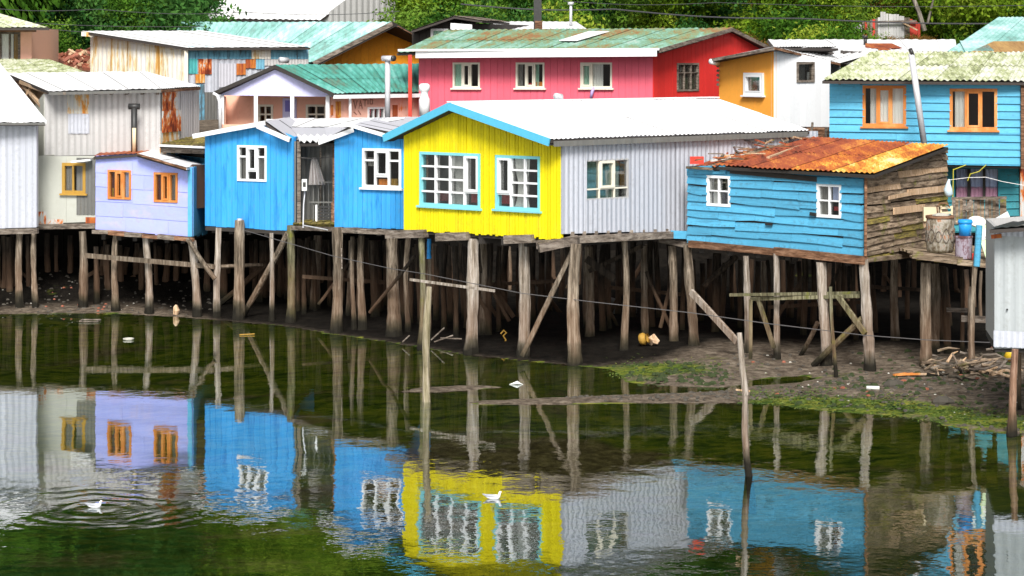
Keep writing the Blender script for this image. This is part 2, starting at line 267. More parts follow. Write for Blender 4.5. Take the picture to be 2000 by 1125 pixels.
# ------------------------------------------------------------------ walls
class Wall:
    def __init__(s, a, b, bottom, top):             # a, b = (px, distance); bottom / top = pixel polylines on the wall plane
        A = Vector(((a[0]-CX)*a[1]/F, a[1])); B = Vector(((b[0]-CX)*b[1]/F, b[1]))
        s.O = A; s.U = (B-A).normalized(); s.L = (B-A).length; s.n = Vector((s.U.y, -s.U.x)); s.holes = []
        if s.n.y > 0: s.n = -s.n
        s.bot = [s.h(*p) for p in bottom]; s.top = [s.h(*p) for p in top]
    def h(s, px, py):
        dx = (px-CX)/F; den = s.U.x-dx*s.U.y
        u = (dx*s.O.y-s.O.x)/den; Y = s.O.y+u*s.U.y
        return u, H+(YH-py)*Y/F
    def D(s, px): return s.O.y+s.h(px, 0)[0]*s.U.y
    def pt(s, u, z, o=0): q = s.O+s.U*u+s.n*o; return Vector((q.x, q.y, z))
    def zb(s, u): return float(np.interp(u, [p[0] for p in s.bot], [p[1] for p in s.bot]))
    def zt(s, u): return float(np.interp(u, [p[0] for p in s.top], [p[1] for p in s.top]))
    def prism(s, mb, ua, ub, ba, bb, ta, tb, o0, o1, p0=None, p1=None):
        p0 = o0 if p0 is None else p0; p1 = o1 if p1 is None else p1    # o0 inner, o1 outer at the bottom; p0, p1 at the top
        mb.hexa([s.pt(ua, ba, o1), s.pt(ub, bb, o1), s.pt(ub, bb, o0), s.pt(ua, ba, o0),
                 s.pt(ua, ta, p1), s.pt(ub, tb, p1), s.pt(ub, tb, p0), s.pt(ua, ta, p0)])
    def zints(s, ua, ub, lo, hi):
        um = (ua+ub)/2; out = [(lo, hi)]
        for h in s.holes:
            if h[0]-1e-4 < um < h[1]+1e-4:
                nx = []
                for a, b in out:
                    if h[3] <= a or h[2] >= b: nx.append((a, b)); continue
                    if a < h[2]: nx.append((a, h[2]))
                    if h[3] < b: nx.append((h[3], b))
                out = nx
        return out
    def brk(s, ua, ub, extra=()):
        c = {ua, ub}
        for h in s.holes:
            for x in h[:2]:
                if ua+1e-3 < x < ub-1e-3: c.add(x)
        for x in extra:
            if ua+1e-3 < x < ub-1e-3: c.add(x)
        return sorted(c)
    def column(s, mb, ua, ub, ob, ot, zjb=0, zjt=0, extra=()):
        us = s.brk(ua, ub, extra)
        for a, b in zip(us, us[1:]):
            lo = min(s.zb(a), s.zb(b))+zjb; hi = min(s.zt(a), s.zt(b))
            for i0, i1 in s.zints(a, b, lo, hi):
                isb, ist = i0 == lo, i1 == hi
                s.prism(mb, a, b, s.zb(a)+zjb if isb else i0, s.zb(b)+zjb if isb else i0,
                        s.zt(a)+zjt if ist else i1, s.zt(b)+zjt if ist else i1, ob, ot)
    def backing(s, parent, mat, th=.1, name='wall'):
        mb = MB(); s.column(mb, 0, s.L, -th, 0, extra=[p[0] for p in s.top]+[p[0] for p in s.bot])
        return mb.make(name, mat, parent)
    def vboards(s, parent, w, mat, back=None, th=.025, gap=.012, zj=.03, name='board'):
        wl = s.backing(parent, back or mat); u = 0; k = max(1, round(s.L/w)); w = s.L/k
        for i in range(k):
            mb = MB(); g = gap*R.uniform(.6, 1.5)
            s.column(mb, i*w+g/2, (i+1)*w-g/2, .001, th*R.uniform(.75, 1.25), R.uniform(-zj, zj*.3), extra=[p[0] for p in s.top])
            mt = mat(i) if callable(mat) else mat
            full = [h for h in s.holes if h[0] <= i*w+g/2+.01 and h[1] >= (i+1)*w-g/2-.01]
            if full:                                # a window cuts this board: the piece above and the piece below are separate boards
                zc = (full[0][2]+full[0][3])/2
                for up in (0, 1):
                    m2 = MB()
                    for q in range(0, len(mb.v), 8):
                        if (sum(p[2] for p in mb.v[q:q+8])/8 > zc) == bool(up): m2.hexa(mb.v[q:q+8])
                    m2.make(name, mt, wl)
            else: mb.make(name, mt, wl)
        return wl
    def battens(s, wl, w, mat, bw=.04, th=.035):
        k = round(s.L/w); w = s.L/k
        for i in range(k+1):
            mb = MB(); u = min(max(i*w, bw/2), s.L-bw/2); s.column(mb, u-bw/2, u+bw/2, .026, .026+th); mb.make('batten', mat, wl)
    def hboards(s, parent, w, mat, back=None, proud=.03, tilt=.022, jitter=.006, joint=3.5, warp=0, name='plank', wl=None, clipj=0):
        wl = wl or s.backing(parent, back or mat)
        us = np.linspace(0, s.L, 7); hmax = max(s.zt(float(u)) for u in us)-min(s.zb(float(u)) for u in us)+.3
        sl = (s.zb(s.L)-s.zb(0))/s.L; z0 = s.zb(0); st = (s.zt(s.L)-s.zt(0))/s.L
        nrow = int(hmax/w)+1; drift = 0
        for r in range(-2, nrow+2):
            js = [0]; u = R.uniform(.3, 1)*joint
            while u < s.L-.4: js.append(u); u += joint*R.uniform(.6, 1.4)
            js.append(s.L)
            for ja, jb in zip(js, js[1:]):
                mb = MB(); pr = proud*R.uniform(.7, 1.3); k = max(2, int((jb-ja)/.6)); wa = [R.uniform(-warp, warp) for _ in range(k+1)]; wb = [R.uniform(-warp, warp) for _ in range(k+1)]
                seg = list(np.linspace(ja+.004, jb-.004, k+1)); off = R.uniform(-jitter, jitter); tl = R.uniform(-1, 1)*jitter*2
                def zlo(u):
                    i = (u-seg[0])/(seg[-1]-seg[0]); return z0+(sl+clipj*(r/nrow))*u+r*w+off+tl*(i-.5)+float(np.interp(u, seg, wa))
                def zhi(u):
                    i = (u-seg[0])/(seg[-1]-seg[0]); return z0+(sl+clipj*((r+1)/nrow))*u+(r+1)*w-.012+off+tl*(i-.5)+float(np.interp(u, seg, wb))*.5+.01
                cuts = s.brk(seg[0], seg[-1], seg)
                for a, b in zip(cuts, cuts[1:]):
                    ta, tb = min(zhi(a), s.zt(a)), min(zhi(b), s.zt(b)); la, lb = max(zlo(a), s.zb(a)-.03), max(zlo(b), s.zb(b)-.03)
                    if ta-la < .02 or tb-lb < .02: continue
                    full = [h for h in s.holes if h[0]-1e-4 < (a+b)/2 < h[1]+1e-4 and h[2] < max(ta, tb) and h[3] > min(la, lb)]
                    if full:
                        h = full[0]; cov = h[2] <= min(la, lb)+.02 and h[3] >= max(ta, tb)-.02
                        if cov:
                            if mb.f: mb.make(name, mat(r, nrow) if callable(mat) else mat, wl)
                            mb = MB(); continue
                        if min(la, lb) < h[2]-.02: s.prism(mb, a, b, la, lb, h[2], h[2], .001, pr+tilt, None, pr)
                        if max(ta, tb) > h[3]+.02: s.prism(mb, a, b, h[3], h[3], ta, tb, .001, pr+tilt*.6, None, pr*.6)
                        continue
                    s.prism(mb, a, b, la, lb, ta, tb, .001, pr+tilt, None, pr*.5)
                mb.make(name, mat(r, nrow) if callable(mat) else mat, wl)
        return wl
    def corr(s, parent, sheet, pitch, amp, mat, back=None, name='sheet', rows=1):
        wl = s.backing(parent, back or (mat(0, 0) if callable(mat) else mat)); k = max(1, round(s.L/sheet)); sw = s.L/k
        for i in range(k):
            v = []; f = []; n = max(4, round(sw/(pitch/4))); base = .015+.010*(i % 2)+R.uniform(0, .004); ph = R.random()*6; zj = R.uniform(-.03, .01)
            for q in range(n):
                for a, b in zip(*(lambda c: (c, c[1:]))(s.brk(i*sw+q*sw/n, i*sw+(q+1)*sw/n))):
                    lo, hi = min(s.zb(a), s.zb(b)), min(s.zt(a), s.zt(b))
                    oa = base+amp*(1+math.sin(2*math.pi*a/pitch+.8)); ob = base+amp*(1+math.sin(2*math.pi*b/pitch+.8))
                    for z0, z1 in s.zints(a, b, lo, hi):
                        za, zb_ = (s.zb(a)+zj, s.zb(b)+zj) if z0 == lo else (z0, z0); ya, yb = (s.zt(a), s.zt(b)) if z1 == hi else (z1, z1)
                        c = len(v); v += [s.pt(a, za, oa), s.pt(b, zb_, ob), s.pt(b, yb, ob), s.pt(a, ya, oa)]; f.append((c, c+1, c+2, c+3))
            mk(name, v, f, mat(i, k) if callable(mat) else mat, wl)
        return wl
    def patch(s, parent, x0, y0, x1, y1, mat, off=.07, name='patch', pitch=.12, amp=.008):
        u0, z1 = s.h(x0, y0); u1, z0 = s.h(x1, y1); v = []; f = []; n = max(6, round((u1-u0)/(pitch/4)))
        for q in range(n+1):
            u = lerp(u0, u1, q/n); o = off+amp*math.sin(2*math.pi*u/pitch); j = R.uniform(-.01, .01)
            v += [s.pt(u, z0+j, o), s.pt(u, z1, o)]
        for q in range(n): f.append((q*2, q*2+2, q*2+3, q*2+1))
        v += [s.pt(u0, z0, off-.02), s.pt(u1, z0, off-.02), s.pt(u1, z1, off-.02), s.pt(u0, z1, off-.02)]; k = len(v)-4
        f += [(k+3, k+2, k+1, k), (0, 1, k+3, k), (2*n, k+1, k+2, 2*n+1)]
        return mk(name, v, f, mat, parent)
    def shell(s, parent, depth, mat, floor=True, vec=None, right=True):
        v = -s.n*depth if vec is None else Vector(vec); b = [s.pt(0, 0), s.pt(s.L, 0)]; v3 = Vector((v.x, v.y, 0))
        z0a, z0b, t0, t1 = s.zb(0), s.zb(s.L), s.zt(0), s.zt(s.L)
        ei = Vector((s.U.x, s.U.y, 0))*.08; ni = Vector((-s.n.x, -s.n.y, 0))*.12
        for (p, z0, z1, sg) in ((b[0], z0a, t0, 1), (b[1], z0b, t1, -1))[:2 if right else 1]:
            mb = MB(); q = p+ni; r_ = p+v3; e = ei*sg
            mb.hexa([Vector((q.x, q.y, z0)), Vector((q.x, q.y, z0))+e, Vector((r_.x, r_.y, z0))+e, Vector((r_.x, r_.y, z0)),
                     Vector((q.x, q.y, z1)), Vector((q.x, q.y, z1))+e, Vector((r_.x, r_.y, z1))+e, Vector((r_.x, r_.y, z1))])
            mb.make('side_wall', mat, parent)
        mb = MB(); p, q = b[0]+v3, b[1]+v3; e = Vector((v3.x, v3.y, 0)).normalized()*.08
        mb.hexa([Vector((p.x, p.y, z0a)), Vector((q.x, q.y, z0b)), Vector((q.x, q.y, z0b))+e, Vector((p.x, p.y, z0a))+e,
                 Vector((p.x, p.y, t0)), Vector((q.x, q.y, t1)), Vector((q.x, q.y, t1))+e, Vector((p.x, p.y, t0))+e]); mb.make('back_wall', mat, parent)
        if floor:
            mb = MB(); a, c = b[0]+ni*.2, b[1]+ni*.2
            mb.slab([Vector((a.x, a.y, z0a+.02)), Vector((c.x, c.y, z0b+.02)), Vector((q.x, q.y, z0b+.02)), Vector((p.x, p.y, z0a+.02))], Vector((0, 0, -.12))); mb.make('floor', M['darkwood'], parent)

def curtain(W, win, u0, u1, z0, z1, mat, off=-.075, gathered=False):
    n = max(8, int((u1-u0)/.03)); v = []; f = []; um = (u0+u1)/2
    rows = 5 if gathered else 2
    for r in range(rows):
        t = r/(rows-1); sq = 1-.45*math.sin(math.pi*min(1, t*1.25)) if gathered else 1
        for q in range(n+1):
            u = lerp(u0, u1, q/n); u = um+(u-um)*sq; v.append(W.pt(u, lerp(z0, z1, t), off+.014*math.sin(q*1.9)))
    for r in range(rows-1):
        for q in range(n): a = r*(n+1)+q; f.append((a, a+1, a+n+2, a+n+1))
    mk('curtain', v, f, mat, win)
def window(W, parent, x0, y0, x1, y1, fm, cols, bm=None, fw=.06, curt=(), sill=None, out=.05, bw=.03, sashw=.045, head=None, rd=1.3, re=.25, fd=.10):
    bm = bm or fm
    u0 = (W.h(x0, y0)[0]+W.h(x0, y1)[0])/2; u1 = (W.h(x1, y0)[0]+W.h(x1, y1)[0])/2
    xm = (x0+x1)/2; z1 = W.h(xm, y0)[1]; z0 = W.h(xm, y1)[1]
    W.holes.append((u0+fw*.5, u1-fw*.5, z0+fw*.5, z1-fw*.5))
    mb = MB()
    for a, b, c, d in ((u0, u1, z1-fw, z1), (u0, u1, z0, z0+fw), (u0, u0+fw, z0+fw, z1-fw), (u1-fw, u1, z0+fw, z1-fw)):
        W.prism(mb, a, b, c, c, d, d, -fd, out)
    win = mb.make('window', fm, parent)
    iu0, iu1, iz0, iz1 = u0+fw, u1-fw, z0+fw, z1-fw
    mb = MB(); e = re; d = rd; a, b, c, g = iu0-e, iu1+e, iz0-e, iz1+e      # the room behind
    pts = [W.pt(a, c, -.12), W.pt(b, c, -.12), W.pt(b, g, -.12), W.pt(a, g, -.12), W.pt(a, c, -d), W.pt(b, c, -d), W.pt(b, g, -d), W.pt(a, g, -d)]
    mk('room', pts, [(4, 5, 6, 7), (0, 1, 5, 4), (3, 7, 6, 2), (0, 4, 7, 3), (1, 2, 6, 5)], M['room'], win)
    tot = sum(c[0] for c in cols); u = iu0; W_ = iu1-iu0-bw*(len(cols)-1)
    for k, col in enumerate(cols):
        cw = W_*col[0]/tot; ua, ub = u, u+cw
        if k:
            mb = MB(); W.prism(mb, ua-bw, ua, iz0, iz0, iz1, iz1, -.05, out-.012); mb.make('glazing_bar', bm, win)
        rows = col[1]; rt = sum(rows); z = iz1; H_ = iz1-iz0-bw*(len(rows)-1)
        for j, rr in enumerate(rows):
            ch = H_*rr/rt; za, zb = z-ch, z
            if j:
                mb = MB(); W.prism(mb, ua, ub, zb, zb, zb+bw, zb+bw, -.05, out-.016); mb.make('glazing_bar', bm, win)
            if len(col) > 2 and col[2] and j == col[2]-1:
                mb = MB(); s_ = sashw
                for q in ((ua, ub, zb-s_, zb), (ua, ub, za, za+s_), (ua, ua+s_, za+s_, zb-s_), (ub-s_, ub, za+s_, zb-s_)):
                    W.prism(mb, q[0]+.002, q[1]-.002, q[2], q[2], q[3], q[3], -.04, out+.012)
                mb.make('sash', bm, win)
            mb = MB(); W.prism(mb, ua, ub, za, za, zb, zb, -.03, -.022); mb.make('pane', M['glass'], win)
            z = za-bw
        u = ub+bw
    for c in curt:
        a, b = lerp(iu0, iu1, c[0]), lerp(iu0, iu1, c[1]); g0, g1 = (c[3], c[4]) if len(c) > 4 else (0, 1)
        curtain(W, win, a, b, lerp(iz0, iz1, g0), lerp(iz0, iz1, g1), c[2], gathered=(len(c) > 5))
    if sill:
        mb = MB(); W.prism(mb, u0-.06, u1+.06, z0-.05, z0-.05, z0, z0, -.02, out+.06); mb.make('sill', sill, win)
    return win

# ------------------------------------------------------------------ roofs, beams, piles
def roof(parent, e0, e1, r1, r0, ns, mat, pitch=.2, amp=.010, deck=True, name='roof', th=.07, rows=1, jit=.02, dm=None):
    e0, e1, r1, r0 = map(Vector, (e0, e1, r1, r0)); nn = (e1-e0).cross(r0-e0).normalized()
    if nn.z < 0: nn = -nn
    mb = MB(); d = -nn*.02
    mb.slab([e0+d, e1+d, r1+d, r0+d], -nn*th); rf = mb.make(name, dm or M['deck'], parent)
    B = lambda s, t: (e0*(1-s)+e1*s)*(1-t)+(r0*(1-s)+r1*s)*t
    for r in range(rows):
        t0, t1 = r/rows, (r+1)/rows
        for i in range(ns):
            L = (e1-e0).length/ns; n = max(4, round(L/(pitch/4))); v = []; f = []; j0, j1 = (R.uniform(-jit, jit) if r == 0 else -.012/max(.3, (r0-e0).length)*6), (R.uniform(-jit, jit)*.4)
            lift = .012*(i % 2)+.012*r+R.uniform(0, .004)
            for q in range(n+1):
                s = (i+q/n)/ns; x = s*(e1-e0).length; a = amp*(1+math.sin(2*math.pi*x/pitch))+lift
                Lr = max(.5, (r0-e0).length)
                v += [B(s, t0+j0/Lr)+nn*a, B(s, (t0+t1)/2)+nn*(a), B(s, t1+j1/Lr)+nn*a]
            for q in range(n): c = q*3; f += [(c, c+3, c+4, c+1), (c+1, c+4, c+5, c+2)]
            mk('sheet', v, f, mat(i, r) if callable(mat) else mat, rf)
    return rf
def beam(parent, name, p, q, w, h, mat, roll=0, **k):
    mb = MB(); mb.beam(p, q, w, h, roll); return mb.make(name, mat, parent, **k)
def bent(p, q, n, amp, seed):
    rr = random.Random(seed); o1, o2 = rr.uniform(-1, 1), rr.uniform(-1, 1)
    return [lerp(p, q, i/n)+Vector((amp*(o1*math.sin(math.pi*i/n)+.5*o2*math.sin(2*math.pi*i/n)), amp*o2*.5*math.sin(math.pi*i/n), 0)) for i in range(n+1)]
def pile(parent, xt, yt, xb, yb, wpx, mat='pile', D=None, name='stilt', deep=1.0, **k):
    D = D or Dw(yb); p, q = P(xb, yb, D), P(xt, yt, D); r = wpx*D/F/2; d = (q-p).normalized(); p = p-d*deep
    n = 18 if r > .05 else 10; L = (q-p).length; ws = random.Random(xt*7+yb); k_ = .5
    pts = bent(p, q, n, min(.09, L*.02), xt+yb); rad = []
    for i in range(n+1):
        k_ = .6*k_+.4*ws.random(); hh = (pts[i].z)
        rad.append(r*(1.10-.20*i/n)*(.80+.4*k_)*(1+.28*math.exp(-max(0, hh-.05)/.22)*(1 if deep > 0 else 0)))
    mb = MB(); mb.tube(pts, rad, 11 if r > .05 else 8, .12, seed=xt+yb)
    return mb.make(name, M[mat], parent, **k)
def brace(parent, x0, y0, D0, x1, y1, D1, wpx, mat='pile', round_=True, name='brace', **k):
    p, q = P(x0, y0, D0), P(x1, y1, D1); r = wpx*(D0+D1)/2/F/2; mb = MB()
    if round_: mb.tube(bent(p, q, 6, .03, x0), r, 7, .1)
    else: mb.beam(p, q, r*1.2, r*2)
    return mb.make(name, M[mat], parent, **k)
def pipe(parent, pts, r, mat, name='pipe', n=10): mb = MB(); mb.tube(pts, r, n); return mb.make(name, mat, parent, smooth=True)

# ================================================================== TERRAIN, WATER
def poly_sd(X, Y, poly):                           # signed distance, positive inside (world units)
    pts = [( (px-CX)*Dw(w)/F, Dw(w)) for px, w in poly]
    d2 = np.full(X.shape, 1e9); ins = np.zeros(X.shape, bool); n = len(pts)
    for i in range(n):
        ax, ay = pts[i]; bx, by = pts[(i+1) % n]; ex, ey = bx-ax, by-ay
        t = np.clip(((X-ax)*ex+(Y-ay)*ey)/(ex*ex+ey*ey+1e-9), 0, 1); d2 = np.minimum(d2, (X-ax-t*ex)**2+(Y-ay-t*ey)**2)
        c = ((ay > Y) != (by > Y)); xi = ax+(Y-ay)*ex/(ey if ey else 1e-9); ins ^= (c & (X < xi))
    return np.where(ins, 1, -1)*np.sqrt(d2)
MAIN = [(-900, 612), (60, 613), (200, 611), (340, 618), (430, 625), (560, 637), (650, 652), (760, 668), (900, 691), (1020, 704), (1130, 714), (1200, 722),
        (1230, 748), (1330, 755), (1430, 757), (1470, 741), (1570, 734), (1602, 740), (1560, 748), (1470, 754), (1440, 762), (1330, 768), (1200, 772),
        (1050, 778), (940, 783), (915, 787), (940, 791), (1100, 789), (1300, 787), (1480, 786), (1600, 800), (1700, 808), (1790, 816), (1850, 832),
        (1950, 846), (2100, 860), (2900, 880), (2900, 160), (-900, 160)]
BAR = [(775, 766), (830, 757), (930, 752), (985, 756), (930, 761), (850, 766)]
def ground_z(X, Y):
    X = np.asarray(X, float); Y = np.asarray(Y, float)
    sd = np.maximum(poly_sd(X, Y, MAIN), poly_sd(X, Y, BAR))
    z = np.where(sd > 0, .055*np.minimum(sd, 3)+.03*np.maximum(sd-3, 0), np.maximum(.10*sd, -.65))
    z = np.where(sd > 0, z+.012, z)
    z = z+np.clip(Y-74, 0, 18)*.33*np.clip(sd/3, 0, 1)
    z = z+np.clip(Y-98, 0, 14)*.12+np.clip(Y-112, 0, 80)*.85
    return z, sd
def nz(x, y, s, o=0): return noise.noise(Vector((x*s+o, y*s, o)))
def grid(name, xs, ys, mat, extra=None, **k):
    XX, YY = np.meshgrid(xs, ys); Z, SD = ground_z(XX, YY); v = []; nx, ny = len(xs), len(ys)
    for j in range(ny):
        for i in range(nx):
            x, y, z = XX[j, i], YY[j, i], Z[j, i]; sd = SD[j, i]
            if y < 100: z += (.035*nz(x, y, 1.3)+.02*nz(x, y, 4, 3))*(1 if sd > .2 else (.3 if sd > -.3 else 1.5))
            else: z += 1.2*nz(x, y, .12)+.3*nz(x, y, .6)
            v.append((x, y, z))
    f = [(j*nx+i, j*nx+i+1, (j+1)*nx+i+1, (j+1)*nx+i) for j in range(ny-1) for i in range(nx-1)]
    o = mk(name, v, f, mat, None, True, kind='structure', **k)
    return o, XX, YY, SD
m, n, o = newmat('mud_and_algae'); b = NB(n); M['mud'] = m
p1 = b.pos()
at = b.node('ShaderNodeAttribute', attribute_name='algae'); alg = at.outputs['Fac']
n1 = b.noise(.55, b.pos((.6, 1, 1)), 5, .65); n2 = b.noise(4, p1, 6, .75); n3 = b.noise(14, p1, 4, .7)
mudc = b.ramp(n2, [(.34, (.045, .035, .026)), (.5, (.125, .098, .074)), (.64, (.23, .19, .145))])
at2 = b.node('ShaderNodeAttribute', attribute_name='shade_black'); mudc = b.mix(at2.outputs['Fac'], mudc, b.ramp(n2, [(.35, (.004, .0035, .003)), (.7, (.018, .015, .012))]))  # mixes near-black under-house shade into the mud colour
grn = b.ramp(b.noise(3.2, b.pos((.45, 1, 1)), 7, .75), [(.34, (.010, .020, .006)), (.45, (.055, .095, .016)), (.55, (.15, .175, .026)), (.70, (.25, .215, .05))])
yy = b.node('ShaderNodeSeparateXYZ'); yg = b.node('ShaderNodeNewGeometry'); n.links.new(yg.outputs['Position'], yy.inputs[0])   # the green turns darker towards the camera
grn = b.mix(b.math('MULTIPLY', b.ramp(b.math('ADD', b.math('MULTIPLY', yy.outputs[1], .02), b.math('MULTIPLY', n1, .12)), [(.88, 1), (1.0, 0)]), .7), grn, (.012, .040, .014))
am = b.math('ADD', alg, b.math('MULTIPLY_ADD', n1, 1.3)); am.node.inputs[1]
am2 = b.math('ADD', alg, b.math('MULTIPLY', b.math('SUBTRACT', n1, .5), 2.2))
c = b.mix(b.ramp(am2, [(.35, 0), (.6, 1)]), mudc, grn)
pp = b.bsdf(o, c, .93, 0, b.bump(b.math('ADD', n2, n3), .8, .05), .06)
xs = np.concatenate([np.arange(-34, -16, 1.2), np.arange(-16, 16, .22), np.arange(16, 36, 1.2)]); ys = np.concatenate([np.arange(10, 40, 1.0), np.arange(40, 75, .22), np.arange(75, 100, .8)])
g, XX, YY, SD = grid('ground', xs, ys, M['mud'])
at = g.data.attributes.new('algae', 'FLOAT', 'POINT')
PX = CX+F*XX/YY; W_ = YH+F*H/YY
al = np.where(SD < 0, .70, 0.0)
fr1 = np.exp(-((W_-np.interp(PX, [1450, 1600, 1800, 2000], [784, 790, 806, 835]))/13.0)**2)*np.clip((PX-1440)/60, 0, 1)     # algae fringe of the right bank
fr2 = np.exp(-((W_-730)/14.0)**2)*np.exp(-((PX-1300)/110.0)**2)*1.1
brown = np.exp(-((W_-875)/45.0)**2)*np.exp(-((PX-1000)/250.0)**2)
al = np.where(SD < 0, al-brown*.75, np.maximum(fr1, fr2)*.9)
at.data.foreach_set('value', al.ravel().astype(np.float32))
at = g.data.attributes.new('shade_black', 'FLOAT', 'POINT')                # shade under the houses painted near-black; brown sand on the open flat at right
shd = np.where(W_ > 746, 0, 1)*np.clip((SD-np.interp(PX, [0, 60, 300, 430, 1150, 1280, 1400, 2000], [.2, 1.0, 1.0, -.9, -.9, .8, 4.2, 5.0]))/1.2, 0, 1)
at.data.foreach_set('value', shd.ravel().astype(np.float32))
m, n, o = newmat('hillside_soil'); b = NB(n)
c = b.ramp(b.noise(.5, b.pos(), 7, .75), [(.32, (.010, .016, .006)), (.48, (.03, .055, .012)), (.6, (.10, .075, .03)), (.72, (.20, .10, .045))])
b.bsdf(o, c, .95, 0, b.bump(b.noise(3, b.pos(), 6, .8), 1, .3), .1); M['hill'] = m
grid('hillside', np.arange(-150, 151, 2.5), np.concatenate([np.arange(99.2, 130, 1.5), np.arange(130, 182, 3)]), M['hill'])
# added black board wall that shuts out light behind the stilt houses
M['shade_black'] = flat('shade_black_timber', (.009, .008, .007), 1, 0, .03)  # near-black to deepen the shade behind the stilts
rw = thing('light_block_wall', 'added near-black board wall blocking light behind the stilts', 'wall', (0, 77, 0)); rw['kind'] = 'structure'
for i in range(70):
    x0 = -19+i*.55; beam_ = MB(); beam_.box(x0, x0+.53, 77+.04*(i % 2), 77.2+.04*(i % 2), .5, 5.0); beam_.make('plank', M['shade_black'], rw)
mk('light_block_slab', [(-60, 77.1, 5.0), (60, 77.1, 5.0), (60, 96, 5.6), (-60, 96, 5.6)], [(0, 1, 2, 3)], M['mud'], None, kind='structure')  # added slab, closes off light behind the black wall
# water
m, n, o = newmat('water'); b = NB(n); M['water'] = m
G1 = P(186, 992, Dw(992)); G2 = P(965, 975, Dw(975))
wx = b.noise(.9, b.pos((.75, .42, 1)), 3, .5); w2 = b.noise(3.2, b.pos((.55, .5, 1)), 3, .55); w3 = b.noise(11, b.pos((.7, .7, 1)), 2, .5); calm = b.noise(.12, b.pos((.7, 1.4, 1)), 2)
def rings(c, r0, freq, fall):
    g = b.node('ShaderNodeNewGeometry'); d = b.node('ShaderNodeVectorMath', operation='DISTANCE'); n.links.new(g.outputs['Position'], d.inputs[0]); d.inputs[1].default_value = (c.x, c.y, 0)
    dist = b.math('ADD', d.outputs['Value'], b.math('MULTIPLY', b.math('SUBTRACT', wx, .5), 1.3)); s = b.math('SINE', b.math('MULTIPLY', dist, freq))
    e = b.math('POWER', 2.718, b.math('MULTIPLY', b.math('MULTIPLY', dist, dist), -1/(fall*fall))); return b.math('MULTIPLY', s, e)
near = b.node('ShaderNodeSeparateXYZ'); gg = b.node('ShaderNodeNewGeometry'); n.links.new(gg.outputs['Position'], near.inputs[0])
calmf = b.ramp(calm, [(.38, .25), (.62, 1)])
dep = b.math('MULTIPLY', b.math('SUBTRACT', 66, near.outputs[1]), 1/22, True)       # far water lies sheltered between the piles
h = b.math('ADD', b.math('MULTIPLY', wx, 1.0), b.math('ADD', b.math('MULTIPLY', w2, .34), b.math('MULTIPLY', w3, .07)))
h = b.math('MULTIPLY', h, b.math('MULTIPLY', calmf, b.math('ADD', b.math('MULTIPLY', dep, .85), .15)))
h = b.math('ADD', h, b.math('MULTIPLY', b.math('MULTIPLY', rings(G1, 0, 15, 2.0), b.ramp(b.math('ADD', b.math('MULTIPLY', w2, .5), b.math('MULTIPLY', wx, .5)), [(.42, 0), (.58, 1)])), .17)); h = b.math('ADD', h, b.math('MULTIPLY', rings(G2, 0, 24, .5), .07))
bp = b.bump(h, 1.0, .0135)
tr = b.node('ShaderNodeBsdfTransparent'); tr.inputs[0].default_value = (.80, .84, .58, 1); gl = b.node('ShaderNodeBsdfGlossy'); gl.inputs['Roughness'].default_value = .015; gl.inputs[0].default_value = (.92, .96, 1, 1)
fr = b.node('ShaderNodeFresnel'); fr.inputs[0].default_value = 1.33; n.links.new(bp, gl.inputs['Normal']); n.links.new(bp, fr.inputs['Normal']); mx = b.node('ShaderNodeMixShader')
n.links.new(b.math('ADD', b.math('MULTIPLY', fr.outputs[0], .95), .14, True), mx.inputs[0]); n.links.new(tr.outputs[0], mx.inputs[1]); n.links.new(gl.outputs[0], mx.inputs[2]); n.links.new(mx.outputs[0], o.inputs[0])
mk('water', [(-150, -20, 0), (150, -20, 0), (150, 95, 0), (-150, 95, 0)], [(0, 1, 2, 3)], M['water'], None, kind='structure')
mk('seabed', [(-150, -20, -.75), (150, -20, -.75), (150, 95, -.75), (-150, 95, -.75)], [(0, 1, 2, 3)], M['mud'], None, kind='structure')

# ================================================================== FRONT ROW OF STILT HOUSES
SIDE = P(1580, 255, 66.7)-P(1075, 272, 59.7); SIDE = Vector((SIDE.x, SIDE.y, 0))   # the yellow house runs back to the right
# ---- yellow house
yh = thing('stilt_house', 'yellow gabled stilt house with turquoise trimmed windows and a long white roof', 'house', P(943, 690, 61.5), None)
Y = Wall((790, 63.6), (1095, 60.0), [(790, 448), (1095, 466)], [(790, 262), (880, 218), (1095, 276)])
g4 = [1, 1, 1, 1]
rwin = window(Y, yh, 822, 298, 940, 404, M['cyantrim'], [(1, g4), (1, g4), (1, g4), (1, [3, 1], 1)], M['white'], fw=.07, bw=.045, sashw=.055, out=.06, curt=[(.50, .74, M['curtain'], 0, 1, 'g'), (.02, .06, M['palewood'], .45, 1)], sill=M['cyantrim'])
rwin2 = window(Y, yh, 970, 304, 1057, 410, M['cyantrim'], [(1, [3, 1], 1), (1, g4), (1, g4)], M['white'], fw=.07, bw=.045, sashw=.055, out=.06, curt=[(.36, .72, M['curtain'], 0, 1, 'g')], sill=M['cyantrim'])
for w_, (a, b_, c_, d_) in ((rwin, (.25, .44, .02, .18)), (rwin, (.78, .98, .02, .22)), (rwin2, (.02, .3, .02, .22)), (rwin2, (.38, .5, .02, .16))):
    px0, px1, py0, py1 = (822, 940, 298, 404) if w_ == rwin else (970, 1057, 304, 410)
    ua, _ = Y.h(lerp(px0, px1, a), 350); ub, _ = Y.h(lerp(px0, px1, b_), 350); _, za = Y.h((px0+px1)/2, lerp(py1-8, py0, c_)); _, zb_ = Y.h((px0+px1)/2, lerp(py1-8, py0, d_))
    curtain(Y, w_, ua, ub, za, zb_, M['redcloth'], -.12)
Y.vboards(yh, .098, M['yellow'], th=.04, gap=.016, zj=.045)
D0 = Y.D(1095)
